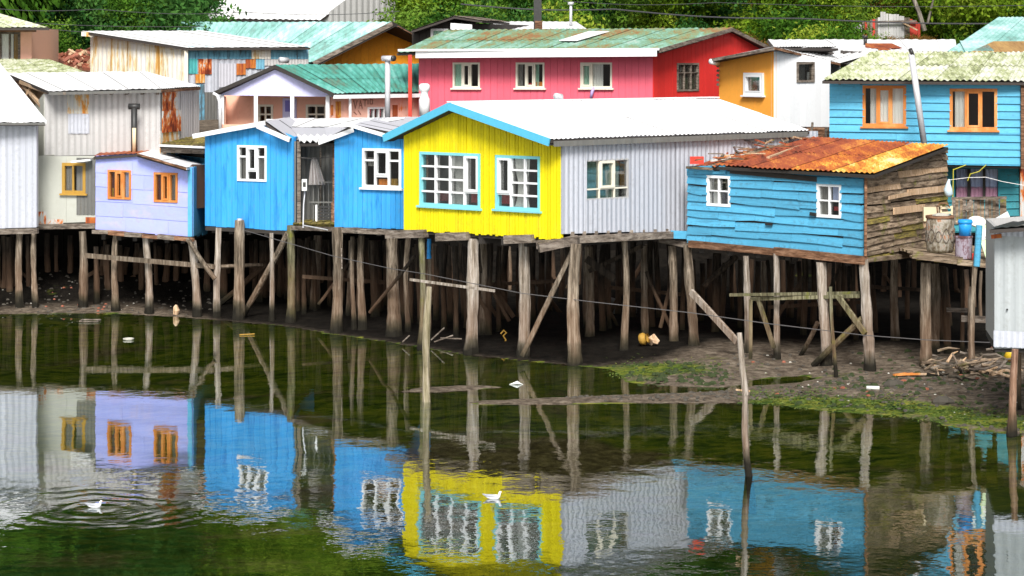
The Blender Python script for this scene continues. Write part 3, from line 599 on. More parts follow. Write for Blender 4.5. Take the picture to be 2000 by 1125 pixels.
Gw = Wall((1096, 60.0), (1596, 67.0), [(1096, 457), (1310, 450), (1400, 446), (1596, 438)], [(1096, 268), (1490, 258), (1596, 256)])
window(Gw, yh, 1142, 310, 1227, 390, M['zinc_warm'], [(1, [3.2, 1]), (1.15, [3.2, 1], 1), (1, [3.2, 1])], M['trim'], fw=.05, bw=.035, out=.03, sashw=.06, curt=[(0, .85, M['greencurtain']), (.88, 1, M['ochre'], .25, 1)])
Gw.corr(yh, .85, .17, .013, M['zinc'])
zR = P(880, 200, 62.0).z; eL, eA, eR = P(752, 266, 63.7), P(880, 203, 61.9), P(1076, 273, 59.6)
rfm = lambda i, r: M['roofwhite']
ew = [1, 1]
roof(yh, eR, eR+SIDE, eA+SIDE*1.02, eA, 11, rfm, .16, .015, rows=2)
roof(yh, eL+SIDE*.95, eL, eA, eA+SIDE*1.02, 8, rfm, .16, .015)
mb = MB(); mb.beam(eA+Vector((0, .2, .05)), eA+SIDE*1.02+Vector((0, 0, .05)), .3, .03); mb.make('ridge_cap', M['roofwhite'], yh)
out = Vector((Y.n.x, Y.n.y, 0))*.06
for a, b_ in ((eL, eA), (eA, eR)):
    d = (b_-a).normalized(); beam(yh, 'fascia', a+out+Vector((0, 0, -.06)), b_+out+Vector((0, 0, -.06)), .04, .19, M['rakeblue'])
    beam(yh, 'soffit', a+out*.5-Vector((Y.n.x, Y.n.y, 0))*.16+Vector((0, 0, -.13)), b_+out*.5-Vector((Y.n.x, Y.n.y, 0))*.16+Vector((0, 0, -.13)), .34, .02, M['darkwood'])
q = Vector((Gw.n.x, Gw.n.y, 0))*.20
beam(yh, 'gutter', eR+Vector((.1, 0, -.10)), eR+SIDE*.985+Vector((0, 0, -.08)), .10, .13, M['zinc_dark'])
Y.shell(yh, 6, M['zinc_warm'], vec=SIDE*.85, right=False)
# vent and patches on the roof
def on_roof(px, py, a, b_, c_):                    # ray from the camera onto the plane a, b, c
    n_ = (b_-a).cross(c_-a); d = Vector(((px-CX)/F, 1, (YH-py)/F)); o = Vector((0, 0, H)); t = (a-o).dot(n_)/d.dot(n_); return o+d*t
vq = on_roof(1094, 197, eR, eR+SIDE, eA)
pipe(yh, [vq+Vector((0, 0, -.1)), vq+Vector((0, -.1, .12)), vq+Vector((-.12, -.25, .12))], .09, M['metal'], 'roof_vent')
# ---- joists, beams under the yellow house
for x0, x1, y in ((757, 832, 458), (855, 915, 463), (988, 1042, 468), (1050, 1130, 478)):
    d = (Y.D(min(x0, 1090))+Y.D(min(x1, 1094)))/2; o_ = P(0, 0, 0)
    beam(yh, 'joist_end', P(x0, y, Y.D(min(x0+10, 1090))-.15), P(x1, y-(6 if x0 > 1000 else 2), Y.D(min(x1, 1094))-.1), .22, .2, M['greywood'])
for i in range(7):
    t = (i+.5)/7; a = Y.pt(Y.L*t, Y.zb(Y.L*t)-.17); beam(yh, 'floor_joist', a, a+SIDE*.8, .12, .16, M['darkwood'])
beam(yh, 'floor_beam', P(1052, 484, 59.8), P(1128, 468, 60.1), .16, .22, M['greywood'])
beam(yh, 'floor_beam', P(1125, 468, 60.1), P(1345, 457, 63.1), .18, .17, M['greywood'])
for i in range(9):
    px = 1118+i*23; D_ = Gw.D(px); beam(yh, 'joist_end', P(px, 458-i*.7, D_-.08), P(px, 458-i*.7, D_-.08)+Vector((0, 2, 0)), .10, .13, M['greywood'])
for a in ((766, 462, 763, 660, 24, 'pile'), (822, 449, 820, 682, 12, 'pilemoss'), (925, 466, 915, 692, 23, 'pilepale'), (1022, 474, 1019, 700, 20, 'pilepale'), (1125, 476, 1125, 714, 25, 'pile'),
          (1219, 462, 1221, 702, 14, 'pile'), (1313, 480, 1316, 688, 16, 'pile'), (838, 478, 840, 672, 8, 'pile'), (797, 465, 797, 655, 11, 'pile')):
    pile(yh, *a, D=Dw(min(a[3], 713)) if a[0] < 1130 else Gw.D(a[0])+.25)
pile(yh, 838, 462, 838, 505, 8.2, 'paintpile' if 'paintpile' in M else 'pile', D=Dw(672)-.02, deep=0, name='blue_painted_stilt_top').data.materials[0] = M['bluepl']
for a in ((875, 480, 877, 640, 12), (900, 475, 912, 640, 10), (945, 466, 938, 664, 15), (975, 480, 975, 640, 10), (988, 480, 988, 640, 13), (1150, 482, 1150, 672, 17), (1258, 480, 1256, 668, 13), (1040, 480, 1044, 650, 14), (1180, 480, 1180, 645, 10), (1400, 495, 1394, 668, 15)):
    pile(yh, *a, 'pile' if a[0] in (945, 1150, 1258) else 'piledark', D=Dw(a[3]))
brace(yh, 1122, 482, 60.2, 1020, 696, 60.1, 11, 'pile'); brace(yh, 810, 500, 64.5, 722, 610, 66, 7, 'piledark')
brace(yh, 1145, 505, 63, 1200, 545, 63, 14, 'piledark', False); brace(yh, 1255, 480, 64, 1150, 530, 64, 8, 'piledark', False); brace(yh, 1262, 530, 64, 1310, 640, 64, 7, 'piledark')
brace(yh, 801, 546, 62.2, 966, 568, 59.6, 5, 'pilepale', False, name='loose_rail')

# ---- bright blue house (left of the porch)
bh = thing('stilt_house', 'bright blue stilt house left of the open porch, with a small white H shaped window', 'house', P(490, 630, 70))
B1 = Wall((401, 71.0), (573, 69.3), [(401, 441), (573, 451)], [(401, 258), (512, 241), (573, 268)])
window(B1, bh, 465, 284, 522, 354, M['white'], [(1, [1, 2.6]), (1.25, [3, 1], 1), (1, [1, 2.6])], fw=.06, bw=.05, sashw=.05, curt=[(.05, .3, M['greycurtain'], 0, .7), (.7, .95, M['greycurtain'], 0, .7)])
B1.vboards(bh, .20, M['blue'], th=.02, gap=.010, zj=.015)
B1.shell(bh, 6, M['blue'], vec=(.1, 6, 0))
bk = Vector((.25, 5, 0)); a, c_, d = P(377, 264, 70.9), P(518, 238, 69.6), P(566, 271, 69.0)
roof(bh, a, a+bk, c_+bk, c_, 4, rfm, .2, .005, jit=0); roof(bh, d+bk, d, c_+Vector((0, .03, 0)), c_+bk, 4, lambda i, r: M['roofgrey'], .2, .005, jit=0)
beam(bh, 'fascia', a+Vector((0, -.05, -.03)), c_+Vector((0, -.05, -.03)), .03, .13, M['white']); beam(bh, 'fascia', P(502, 246, 69.6), d+Vector((0, -.09, -.03)), .03, .13, M['white'])
beam(bh, 'floor_beam', P(404, 446, 70.9), P(572, 455, 69.4), .14, .10, M['darkwood'])
for i in range(5): a_ = B1.pt(B1.L*(i+.5)/5, B1.zb(1)-.12); beam(bh, 'floor_joist', a_, a_+Vector((.3, 5, 0)), .12, .14, M['darkwood'])
for a in ((427, 445, 427, 620, 13, 'pilepale'), (468, 430, 468, 622, 21, 'pile'), (530, 455, 531, 627, 10, 'pilepale'), (568, 440, 564, 632, 16, 'pilemoss')):
    pile(bh, *a, D=B1.D(a[0])-.16 if a[0] != 468 else B1.D(468)-.3)
pile(bh, 468, 427, 468, 440, 11, 'pile', D=B1.D(468)-.3, deep=0, name='stilt_cap').data.materials[0] = M['metal']
for a in ((440, 470, 438, 600, 13), (512, 470, 508, 605, 12), (523, 470, 520, 600, 10), (548, 480, 548, 600, 9), (604, 462, 607, 605, 9), (620, 460, 619, 618, 18), (590, 470, 590, 600, 10)):
    pile(bh, *a, 'piledark' if a[0] != 620 else 'pile', D=Dw(a[3])+.5)
brace(bh, 562, 455, 69.2, 474, 618, 70.5, 12, 'pile'); brace(bh, 520, 515, 73, 420, 600, 73, 12, 'piledark'); brace(bh, 402, 522, 70.5, 512, 517, 71.5, 8, 'pile')

# ---- porch between the blue houses
ph = thing('porch', 'dark open porch with mossy deck between the two blue houses', 'porch', P(610, 640, 69))
Q = Wall((573, 70.3), (657, 69.6), [(573, 436), (655, 436)], [(573, 272), (655, 272)])
Q.corr(ph, .55, .16, .012, M['zinc_dark'])
mb = MB(); mb.slab([P(572, 437, 69.2), P(656, 437, 67.2), P(656, 430, 70.2), P(572, 430, 71.1)], Vector((0, 0, -.12))); mb.make('deck', M['logmoss'], ph)
for i in range(7):
    mb = MB(); t = i/7; p_, q_ = lerp(P(572, 438, 69.05), P(656, 438, 67.05), t), lerp(P(572, 438, 69.05), P(656, 438, 67.05), t+.13)
    mb.hexa([p_+Vector((0, 0, 0)), q_, q_+Vector((.1, 2.2, 0)), p_+Vector((.1, 2.2, 0)), p_+Vector((0, 0, .04)), q_+Vector((0, 0, .04)), q_+Vector((.1, 2.2, .04)), p_+Vector((.1, 2.2, .04))]); mb.make('plank', M['logmoss'], ph)
beam(ph, 'post', P(584, 437, 68.9), P(584, 276, 68.9), .10, .10, M['greywood']); beam(ph, 'post', P(577, 437, 69.3), P(577, 276, 69.3), .16, .05, M['zinc_dark'])
beam(ph, 'post', P(652, 437, 67.4), P(652, 272, 67.4), .06, .06, M['brownbeam'])
beam(ph, 'door_post', P(626, 432, 69.6), P(626, 285, 69.6), .05, .05, M['greywood'])
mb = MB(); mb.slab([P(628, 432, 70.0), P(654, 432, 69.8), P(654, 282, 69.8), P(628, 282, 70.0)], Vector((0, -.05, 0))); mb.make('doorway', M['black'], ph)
roof(ph, P(586, 280, 68.4), P(656, 278, 67.0), P(656, 268, 68.2), P(580, 266, 70.2), 2, lambda i, r: M['roofwhite'], .3, .04, name='awning')
beam(ph, 'edge_beam', P(572, 445, 69.1), P(700, 449, 66.4), .12, .12, M['greywood'])
for px in (612, 622, 632, 642, 650): beam(ph, 'rail_bar', P(px, 432, 68.8), P(px, 352, 68.8), .025, .025, M['zinc_dark'])
for yy in (356, 395): beam(ph, 'rail', P(604, yy, 68.8), P(654, yy, 68.4), .03, .04, M['zinc_dark'])
mb = MB(); mb.tube([P(592, 445, 68.2), P(593, 400, 68.3), P(597, 360, 68.4)], .02, 6); mb.tube([P(592, 440, 68.2), P(640, 449, 67.4)], .018, 6); mb.make('drain_pipe', M['metal'], ph)
L_ = thing('laundry', 'pale striped cloth hung to dry in the dark porch', 'laundry', P(615, 360, 68.6))
v = []; f = []; n_ = 22
for r in range(7):
    for i in range(n_+1):
        t = i/n_; w0, w1 = (609, 618), (602, 636); x_ = lerp(lerp(w0[0], w1[0], (r/6)**.7), lerp(w0[1], w1[1], (r/6)**.9), t); y_ = lerp(308, 361, r/6)
        v.append(P(x_, y_, 68.6+.06*math.sin(i*1.3)*(r/6+.3)))
for r in range(6):
    for i in range(n_): k_ = r*(n_+1)+i; f.append((k_, k_+1, k_+n_+2, k_+n_+1))
M['stripe'] = paint('striped_cloth', (.50, .47, .46), .45, streak=(16, 2, .1), orand=0); mk('cloth', v, f, M['stripe'], L_)
mb = MB(); mb.tube([P(588, 308, 68.5), P(613, 310, 68.6), P(650, 306, 68.2)], .012, 5); mb.make('clothes_line', M['rope'], L_)
bx_ = thing('meter_box', 'small white box fixed on the porch post beside the hanging cloth', 'electric box', P(595, 372, 68.3))
mb = MB(); c0 = P(595, 361, 68.3); mb.box(c0.x-.07, c0.x+.07, c0.y-.1, c0.y+.05, c0.z-.16, c0.z+.16); mb.make('case', M['whitepl'], bx_)
mb = MB(); mb.box(c0.x-.04, c0.x+.04, c0.y-.115, c0.y-.10, c0.z-.05, c0.z+.08); mb.make('dial', M['darkmetal'], bx_)
cr = thing('bench', 'low dark slatted bench with white side board on the porch deck', 'bench', P(632, 432, 68))
beam(cr, 'side_board', P(618, 432, 68), P(618, 400, 68), .07, .05, M['white'])
for k_ in range(5): beam(cr, 'slat', P(622, 404+k_*6, 68), P(648, 404+k_*6, 67.9), .04, .05, M['darkmetal'])
beam(cr, 'side_board', P(649, 432, 67.9), P(649, 395, 67.9), .06, .05, M['brownbeam'])

# ---- second bright blue house
b2 = thing('stilt_house', 'bright blue stilt house between the porch and the yellow house, wide white window', 'house', P(722, 650, 66.5))
B2 = Wall((654, 67.0), (792, 65.9), [(654, 443), (792, 447)], [(654, 272), (688, 256), (700, 250), (792, 272)])
window(B2, b2, 709, 290, 785, 367, M['white'], [(1, [1, 2.8]), (1.25, [3, 1], 1), (1, [1, 2.8])], fw=.07, bw=.05, sashw=.05, sill=M['white'], curt=[(.04, .3, M['greycurtain'], .55, .8), (.35, .62, M['orangecloth'], .0, .18), (.7, .9, M['ochre'], 0, .2)])
B2.vboards(b2, .155, M['blue'], th=.02, gap=.009, zj=.015)
B2.shell(b2, 5, M['blue'], vec=(.3, 5, 0))
bk = Vector((.3, 4.5, 0)); rg = P(690, 243, 66.4)
roof(b2, P(622, 279, 67.2)+bk, P(622, 279, 67.2), rg, rg+bk, 3, lambda i, r: M['roofgrey'], .2, .005, jit=0)
roof(b2, P(800, 266, 65.4), P(800, 266, 65.4)+bk, rg+bk+Vector((0, 0, .02)), rg, 4, lambda i, r: M['roofgrey'], .2, .005, jit=0)
beam(b2, 'fascia', P(622, 279, 67.1), P(690, 254, 66.3), .03, .12, M['white']); beam(b2, 'fascia', P(668, 240, 66.3), P(757, 266, 65.3), .03, .10, M['white'])
# low roofs behind the porch
r2 = thing('connecting_roof', 'low pale grey roof with a white edge band between the two blue houses', 'roof', P(620, 250, 72))
roof(r2, P(560, 273, 69.6), P(690, 273, 69.0), P(700, 249, 72), P(535, 250, 72), 5, lambda i, r: M['roofgrey'], .2, .004, jit=0, name='lower_slope')
roof(r2, P(516, 248, 72.2), P(700, 249, 71.9), P(812, 229, 75.6), P(520, 233, 76), 6, lambda i, r: M['roofwhite'], .2, .004, jit=0, name='upper_slope')
roof(r2, P(695, 249, 71.8), P(798, 260, 70), P(822, 229, 75.4), P(700, 232, 75.6), 4, lambda i, r: M['roofgrey'], .2, .004, jit=0, name='right_slope')
beam(b2, 'floor_beam', P(655, 449, 66.9), P(768, 454, 65.8), .12, .13, M['greywood'])
for i in range(4): a_ = B2.pt(B2.L*(i+.5)/4, B2.zb(1)-.14); beam(b2, 'floor_joist', a_, a_+Vector((.3, 5, 0)), .12, .14, M['darkwood'])
for a in ((659, 444, 655, 642, 21, 'pile'), (706, 460, 707, 634, 15, 'pile'), (689, 462, 690, 630, 9, 'pile')): pile(b2, *a, D=B2.D(a[0])-(.2 if a[0] == 659 else -.6))
for a in ((735, 470, 737, 625, 12), (750, 470, 748, 615, 9), (672, 470, 672, 610, 10), (783, 470, 783, 640, 10), (762, 470, 770, 610, 12)): pile(b2, *a, 'piledark', D=Dw(a[3])+.6)
beam(b2, 'loose_board', P(667, 485, 66.5), P(668, 525, 66.5), .10, .03, M['greywood'])

# ---- lilac house
lh = thing('stilt_house', 'pale lilac stilt house with two small orange wooden windows and a blue side wall', 'house', P(280, 605, 72))
LW = Wall((187, 72.7), (373, 70.8), [(187, 448), (373, 462)], [(187, 304), (270, 300), (362, 327), (373, 327)])
window(LW, lh, 212, 332, 257, 389, M['orangewood'], [(1, [1]), (1.1, [1], 1), (1, [1])], fw=.06, bw=.05, sashw=.05, curt=[(0, .25, M['darkcurtain']), (.03, .22, M['yellowpl'], 0, .35), (.68, 1, M['bluecurtain'])])
window(LW, lh, 302, 337, 348, 395, M['orangewood'], [(1, [1]), (1.1, [1], 1), (1, [1])], fw=.06, bw=.05, sashw=.05, curt=[(.0, .2, M['darkcurtain']), (.2, .32, M['curtain']), (.65, 1, M['greycurtain'])])
wl = LW.hboards(lh, .42, M['lilac'], proud=.012, tilt=.006, jitter=.01, joint=1.9, name='panel')
LW.shell(lh, 5, M['sideblue'], vec=(.2, 5, 0))
S2 = Wall((373.5, 70.75), (404, 73.6), [(373.5, 462), (404, 456)], [(373.5, 327), (404, 326)]); S2.vboards(lh, .5, M['sideblue'])
roof(lh, P(268, 300, 71.6), P(364, 328, 70.4), P(410, 326, 73.2), P(300, 292, 76), 4, lambda i, r: M['roofwhite'], .2, .004, jit=0)
roof(lh, P(182, 306, 72.6), P(270, 300, 71.7), P(302, 292, 76), P(200, 296, 76), 3, lambda i, r: M['rustred'], .2)
beam(lh, 'eave_strip', P(268, 301, 71.5), P(364, 330, 70.3), .04, .05, M['brownbeam']); beam(lh, 'eave_strip', P(364, 330, 70.3), P(402, 329, 73), .04, .06, M['zinc_warm'])
for i in range(6):
    t = i/6; p_ = lerp(P(183, 452, 72.5), P(376, 468, 70.6), t); q_ = lerp(P(183, 452, 72.5), P(376, 468, 70.6), t+.17); beam(lh, 'sill_beam', p_+Vector((0, R.uniform(-.05, .05), R.uniform(-.02, .02))), q_+Vector((0, 0, R.uniform(-.03, .02))), .16, R.uniform(.09, .13), M['brownbeam' if i % 2 else 'greywood'])
for i in range(6): a_ = LW.pt(LW.L*(i+.5)/6, LW.zb(1)-.2); beam(lh, 'floor_joist', a_, a_+Vector((.3, 5, 0)), .12, .14, M['darkwood'])
for a in ((226, 460, 226, 594, 14, 'pile'), (285, 464, 289, 606, 14, 'pilepale'), (376, 470, 382, 612, 16, 'pilepale'), (161, 452, 162, 582, 16, 'pile')): pile(lh, *a, D=LW.D(a[0])+.05)
for a in ((192, 470, 192, 575, 10), (243, 470, 243, 578, 9), (311, 480, 312, 590, 12), (343, 480, 345, 595, 8), (262, 470, 262, 575, 9), (360, 480, 360, 600, 9), (396, 480, 400, 600, 10), (205, 470, 208, 580, 8)): pile(lh, *a, 'piledark', D=Dw(600)+3+R.uniform(0, 2))
brace(lh, 168, 499, 72.3, 420, 521, 70.5, 9, 'pile', False, name='rail'); brace(lh, 366, 466, 70.5, 420, 545, 70.3, 10, 'pile')
# ---- cream building with ochre window, under the grey upper building
ch = thing('stilt_house', 'cream lower house with one ochre framed window, between grey and lilac walls', 'house', P(130, 600, 74))
CW = Wall((70, 74.0), (190, 73.6), [(70, 437), (190, 433)], [(70, 305), (190, 305)])
window(CW, ch, 122, 318, 168, 378, M['ochre'], [(1, [1]), (1.2, [1])], fw=.09, bw=.06, sill=M['ochre'], curt=[(0, .45, M['greycurtain'])])
cwl = CW.vboards(ch, 1.2, M['cream'], th=.015, gap=.006, zj=0)
CW.patch(cwl, 74, 413, 92, 438, M['rustpatch'], .03, 'rust_patch'); CW.patch(cwl, 92, 428, 124, 439, M['rustpatch'], .03, 'rust_patch'); CW.patch(cwl, 168, 424, 189, 440, M['rustorange'], .03, 'rust_patch'); CW.patch(cwl, 150, 308, 187, 420, M['zinc_dark'], .028, 'sheet')
CW.shell(ch, 4, M['cream'])
beam(ch, 'door_hood', P(140, 316, 73.4), P(178, 312, 73.4), .3, .05, M['white']); beam(ch, 'floor_beam', P(70, 443, 73.8), P(190, 441, 73.4), .3, .14, M['greywood'])
for a in ((92, 455, 92, 572, 12), (137, 460, 136, 572, 12), (110, 460, 110, 570, 8)): pile(ch, *a, 'piledark', D=76)
# ---- far left grey house
gh = thing('stilt_house', 'grey ribbed metal stilt house at the left edge under a steep white roof', 'house', P(30, 600, 73))
GW = Wall((-170, 73.4), (72, 72.7), [(-170, 449), (72, 443)], [(-170, 238), (72, 239)])
GW.corr(gh, .9, .2, .015, M['zinc']); GW.shell(gh, 5, M['zinc_warm'], vec=(-1.2, 5, 0))
roof(gh, P(-190, 240, 72.6), P(88, 240, 72.3), P(-2, 128, 77.5), P(-280, 128, 77.5), 8, rfm, .2); beam(gh, 'eave_strip', P(-190, 242, 72.5), P(88, 242, 72.2), .05, .05, M['zinc_dark'])
beam(gh, 'rake_board', P(89, 239, 72.3), P(-2, 126, 77.5), .06, .10, M['white'])
mb = MB(); p_ = GW.pt(GW.L, GW.zt(GW.L)); mb.slab([P(72, 240, 72.8), P(-2, 131, 77.4), P(20, 240, 77.6)], Vector((-.06, 0, 0))); mb.make('gable_wall', M['zinc_warm'], gh)
beam(gh, 'floor_beam', P(-170, 456, 73.2), P(74, 451, 72.5), .14, .15, M['greywood'])
for a in ((38, 455, 40, 596, 14, 'pile'), (66, 450, 69, 584, 11, 'pile')): pile(gh, *a, D=72.9)
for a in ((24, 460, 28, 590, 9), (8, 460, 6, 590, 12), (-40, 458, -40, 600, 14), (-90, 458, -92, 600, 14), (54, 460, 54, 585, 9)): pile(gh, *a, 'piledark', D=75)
# ---- grey upper building with T pipe
uh = thing('house', 'grey ribbed metal upper building with rust patches, T shaped stove pipe and flat white roof', 'house', P(230, 300, 75))
UW = Wall((88, 75.3), (313, 74.6), [(88, 305), (313, 300)], [(88, 176), (313, 174)])
uwl = UW.corr(uh, .75, .2, .014, M['zinc_warm'])
UW.patch(uwl, 133, 182, 175, 222, M['rustpatch2'], .07, 'rusty_sheet'); UW.patch(uwl, 135, 222, 176, 261, M['zinc'], .07, 'pale_sheet')
U2 = Wall((313.5, 74.6), (387, 78.0), [(313.5, 276), (345, 274), (387, 268)], [(313.5, 174), (387, 171)])
uw2 = U2.corr(uh, .6, .2, .014, M['zinc_warm'])
U2.patch(uw2, 314, 177, 343, 217, M['rustpatch'], .07, 'rusty_sheet'); U2.patch(uw2, 312, 217, 348, 256, M['rustpatch'], .09, 'rusty_sheet'); U2.patch(uw2, 310, 256, 347, 300, M['rustpatch2'], .06, 'pale_sheet')
UL = Wall((70, 76.4), (87.5, 75.3), [(70, 303), (87.5, 305)], [(70, 205), (87.5, 182)]); UL.vboards(uh, .6, M['cream'])
UW.shell(uh, 3.4, M['zinc_warm'])
ra, rb, rc, rd = P(96, 179, 74.6), P(392, 168, 76.6), P(272, 140, 82), P(12, 143, 81)
roof(uh, P(96, 179, 74.6), P(315, 174, 74.0), P(272, 140, 81), P(12, 143, 79), 7, rfm, .2)
roof(uh, P(315, 174, 74.0), P(392, 169, 77.6), P(282, 140, 81.4), P(272, 140, 81.0), 3, rfm, .2)
beam(uh, 'fascia', P(96, 183, 74.5), P(315, 178, 74.0), .05, .09, M['zinc_dark']); beam(uh, 'fascia', P(315, 178, 74.0), P(390, 173, 77.5), .05, .08, M['brownbeam'])
for i in range(7): px = 130+i*30; beam(uh, 'rafter_end', P(px, 181, 74.7), P(px, 181, 74.7)+Vector((0, -.35, -.02)), .08, .08, M['greywood'])
beam(uh, 'gable_brace', P(40, 160, 77.5), P(92, 180, 75.2), .1, .1, M['palewood']); beam(uh, 'gable_brace', P(45, 165, 77.5), P(85, 212, 75.6), .1, .1, M['palewood']); beam(uh, 'gable_brace', P(50, 190, 77), P(62, 168, 76.8), .08, .08, M['palewood'])
mb = MB(); mb.slab([P(38, 158, 78.6), P(90, 178, 76.2), P(86, 216, 76.2), P(60, 205, 78)], Vector((0, .08, 0))); mb.make('gable_board', M['palewood'], uh)
c1, c2 = P(262, 300, 74.2), P(262, 211, 74.2)
pipe(uh, [c1, c2], .095, M['darkmetal'], 'stove_pipe'); pipe(uh, [P(251, 208, 74.2), P(273, 208, 74.2)], .09, M['darkmetal'], 'pipe_cowl'); pipe(uh, [P(262, 296, 74.05), P(262, 250, 74.05)], .06, M['creampl'], 'pipe_sleeve')
beam(uh, 'base_beam', P(70, 307, 75.2), P(313, 303, 74.4), .14, .07, M['zinc_dark'])
# ledges between the lilac house and the upper building
lr = thing('lean_to_roof', 'narrow mossy lean-to roof with a white edge, left of the blue house', 'roof', P(370, 280, 74))
roof(lr, P(312, 283, 73.8), P(402, 286, 72.6), P(402, 268, 76), P(345, 270, 77), 3, lambda i, r: M['logmoss'], .2)
beam(lr, 'fascia', P(312, 284, 73.7), P(402, 288, 72.5), .05, .06, M['white']); beam(lr, 'wall_plate', P(316, 293, 73.9), P(402, 296, 72.9), .1, .14, M['greywood'])

# ================================================================== RIGHT SIDE: SHACK, DECK, SHED
sh = thing('stilt_shack', 'leaning sky blue plank shack with rusty orange roof and bare log side wall', 'shack', P(1520, 720, 60))
SW = Wall((1344, 62.3), (1688, 58.2), [(1344, 471), (1688, 499)], [(1344, 328), (1400, 326), (1500, 338), (1688, 344)])
window(SW, sh, 1382, 343, 1428, 403, M['white'], [(1, [1, 1]), (1, [1, 1])], fw=.065, bw=.035, curt=[(0, .45, M['greycurtain'], .5, 1), (.1, .4, M['curtain'], 0, .45)])
window(SW, sh, 1597, 359, 1645, 425, M['white'], [(1, [1, 1]), (1, [1, 1])], fw=.065, bw=.035, curt=[(0, .5, M['greycurtain'], 0, 1), (.55, 1, M['bluecurtain'], .5, 1), (.6, 1, M['redcloth'], .15, .3)])
SW.hboards(sh, .205, lambda r, n: M['cyan_old'], back=M['darkwood'], proud=.028, tilt=.03, jitter=.022, joint=1.7, warp=.014, clipj=0)
S3 = Wall((1689, 58.2), (1848, 63.2), [(1689, 502), (1800, 492), (1848, 470)], [(1689, 345), (1760, 318), (1848, 288)])
S3.hboards(sh, .15, lambda r, n: M['logmoss'] if (r < 9 and R.random() < .4) else (M['palewood'] if R.random() < .05 else M['logwood']), back=M['shade_black'] if 'shade_black' in M else M['darkwood'], proud=.045, tilt=.015, jitter=.02, joint=2.6, warp=.013)
def wallboard(W, par, x0, y0, x1, y1, th, mat, off=.1, name='nailed_board'):
    u, z = W.h(x0, y0); u2, z2 = W.h(x1, y1); return beam(par, name, W.pt(u, z, off), W.pt(u2, z2, off), .035, th, mat)
wallboard(S3, sh, 1765, 376, 1842, 368, .15, M['palewood']); wallboard(S3, sh, 1728, 386, 1775, 377, .09, M['palewood'], .11); wallboard(S3, sh, 1738, 412, 1798, 405, .17, M['palewood'])
wallboard(SW, sh, 1499, 437, 1512, 438, .06, M['black'], .075, 'knot_hole'); wallboard(SW, sh, 1586, 417, 1598, 419, .08, M['black'], .08, 'knot_hole')
wallboard(SW, sh, 1345, 332, 1420, 331, .2, M['cyan_old'], .06, 'lintel_board'); wallboard(SW, sh, 1430, 334, 1600, 350, .12, M['darkwood'], .075, 'eave_gap_board')
wallboard(SW, sh, 1600, 352, 1690, 356, .16, M['cyan_old'], .07, 'lintel_board')
mb = MB(); mb.slab([SW.pt(0, SW.zb(0)+.02, -.12), SW.pt(SW.L, SW.zb(SW.L)+.02, -.12), S3.pt(S3.L, S3.zb(0)+.05, -.12), SW.pt(0, SW.zb(0), -5)], Vector((0, 0, -.1))); mb.make('floor', M['darkwood'], sh)
p0 = SW.pt(0, 0, 0); mb = MB(); bq = SW.pt(.05, 0, -4.6); zz0, zz1 = SW.zb(0), SW.zt(0)+.1
mb.slab([Vector((p0.x, p0.y+.1, zz0)), Vector((bq.x, bq.y, zz0)), Vector((bq.x, bq.y, zz1+.35)), Vector((p0.x, p0.y+.1, zz1-.1))], Vector((.08, 0, 0))); mb.make('side_wall', M['darkwood'], sh)
e3 = S3.pt(S3.L, 0, 0); mb = MB(); mb.slab([Vector((e3.x, e3.y, zz0)), Vector((bq.x, bq.y, zz0)), Vector((bq.x, bq.y, zz1+.3)), Vector((e3.x, e3.y, zz1+.1))], Vector((0, .08, 0))); mb.make('back_wall', M['darkwood'], sh)
# rusty roof: front eave sags, four corners at their own places
rA, rB, rC, rD = P(1392, 324, 61.5), P(1706, 341, 57.6), P(1852, 286, 62.8), P(1588, 270, 66.5)
rm = lambda i, r: M['rustred'] if i < 4 else (M['rustorange'] if i < 6 else M['rustyellow'])
roof(sh, rA, rB, rC, rD, 8, rm, .16, .02, rows=2, jit=.07, dm=M['darkwood'])
roof(sh, P(1352, 328, 62.2), P(1404, 327, 61.4), P(1596, 272, 66.6), P(1480, 282, 66.8), 4, lambda i, r: M['rustred'] if i != 2 else M['logwood'], .16, .02, rows=2, jit=.12, name='broken_roof', dm=M['darkwood'])
bo = P(1370, 318, 61.9); rr_ = random.Random(3)
for i in range(46):                                  # splintered laths and bits of sheet lying along the broken strip
    t = rr_.random(); c = lerp(P(1400, 322, 61.3), P(1560, 276, 66.1), t)+Vector((rr_.uniform(-.5, .25), rr_.uniform(-.2, .3), .08+rr_.uniform(0, .07)))
    d = Vector((rr_.uniform(-.5, .6), rr_.uniform(-.4, .6), rr_.uniform(-.04, .10))); beam(sh, 'splintered_lath', c, c+d, .03+rr_.random()*.05, .02+rr_.random()*.02, M[rr_.choice(['logwood', 'greywood', 'palewood', 'rustred', 'brownbeam'])])
beam(sh, 'roof_batten', P(1500, 308, 62), P(1596, 273, 66.2), .07, .05, M['palewood']); beam(sh, 'roof_batten', P(1390, 314, 61.8), P(1452, 303, 62.6), .08, .04, M['whitepl'])
mb = MB(); c = P(1362, 314, 61.9); mb.box(c.x-.18, c.x+.16, c.y-.05, c.y+.2, c.z-.08, c.z+.1); mb.make('drink_crate', M['redpl'], sh)
beam(sh, 'eave_beam', P(1342, 327, 62.1), P(1392, 330, 61.5), .1, .06, M['logwood']); beam(sh, 'corner_post', P(1690, 500, 58), P(1691, 346, 58), .08, .06, M['brownbeam'])
beam(sh, 'sill_beam', P(1348, 476, 62.1), P(1520, 492, 60.1), .16, .17, M['brownbeam']); beam(sh, 'sill_beam', P(1515, 490, 60.1), P(1690, 509, 58.0), .16, .19, M['brownbeam'])
beam(sh, 'sill_beam', P(1690, 508, 58.1), P(1800, 497, 61.0), .12, .10, M['logwood']); beam(sh, 'blue_board', P(1311, 458, 62.6), P(1346, 459, 62.4), .05, .2, M['cyan_old'])
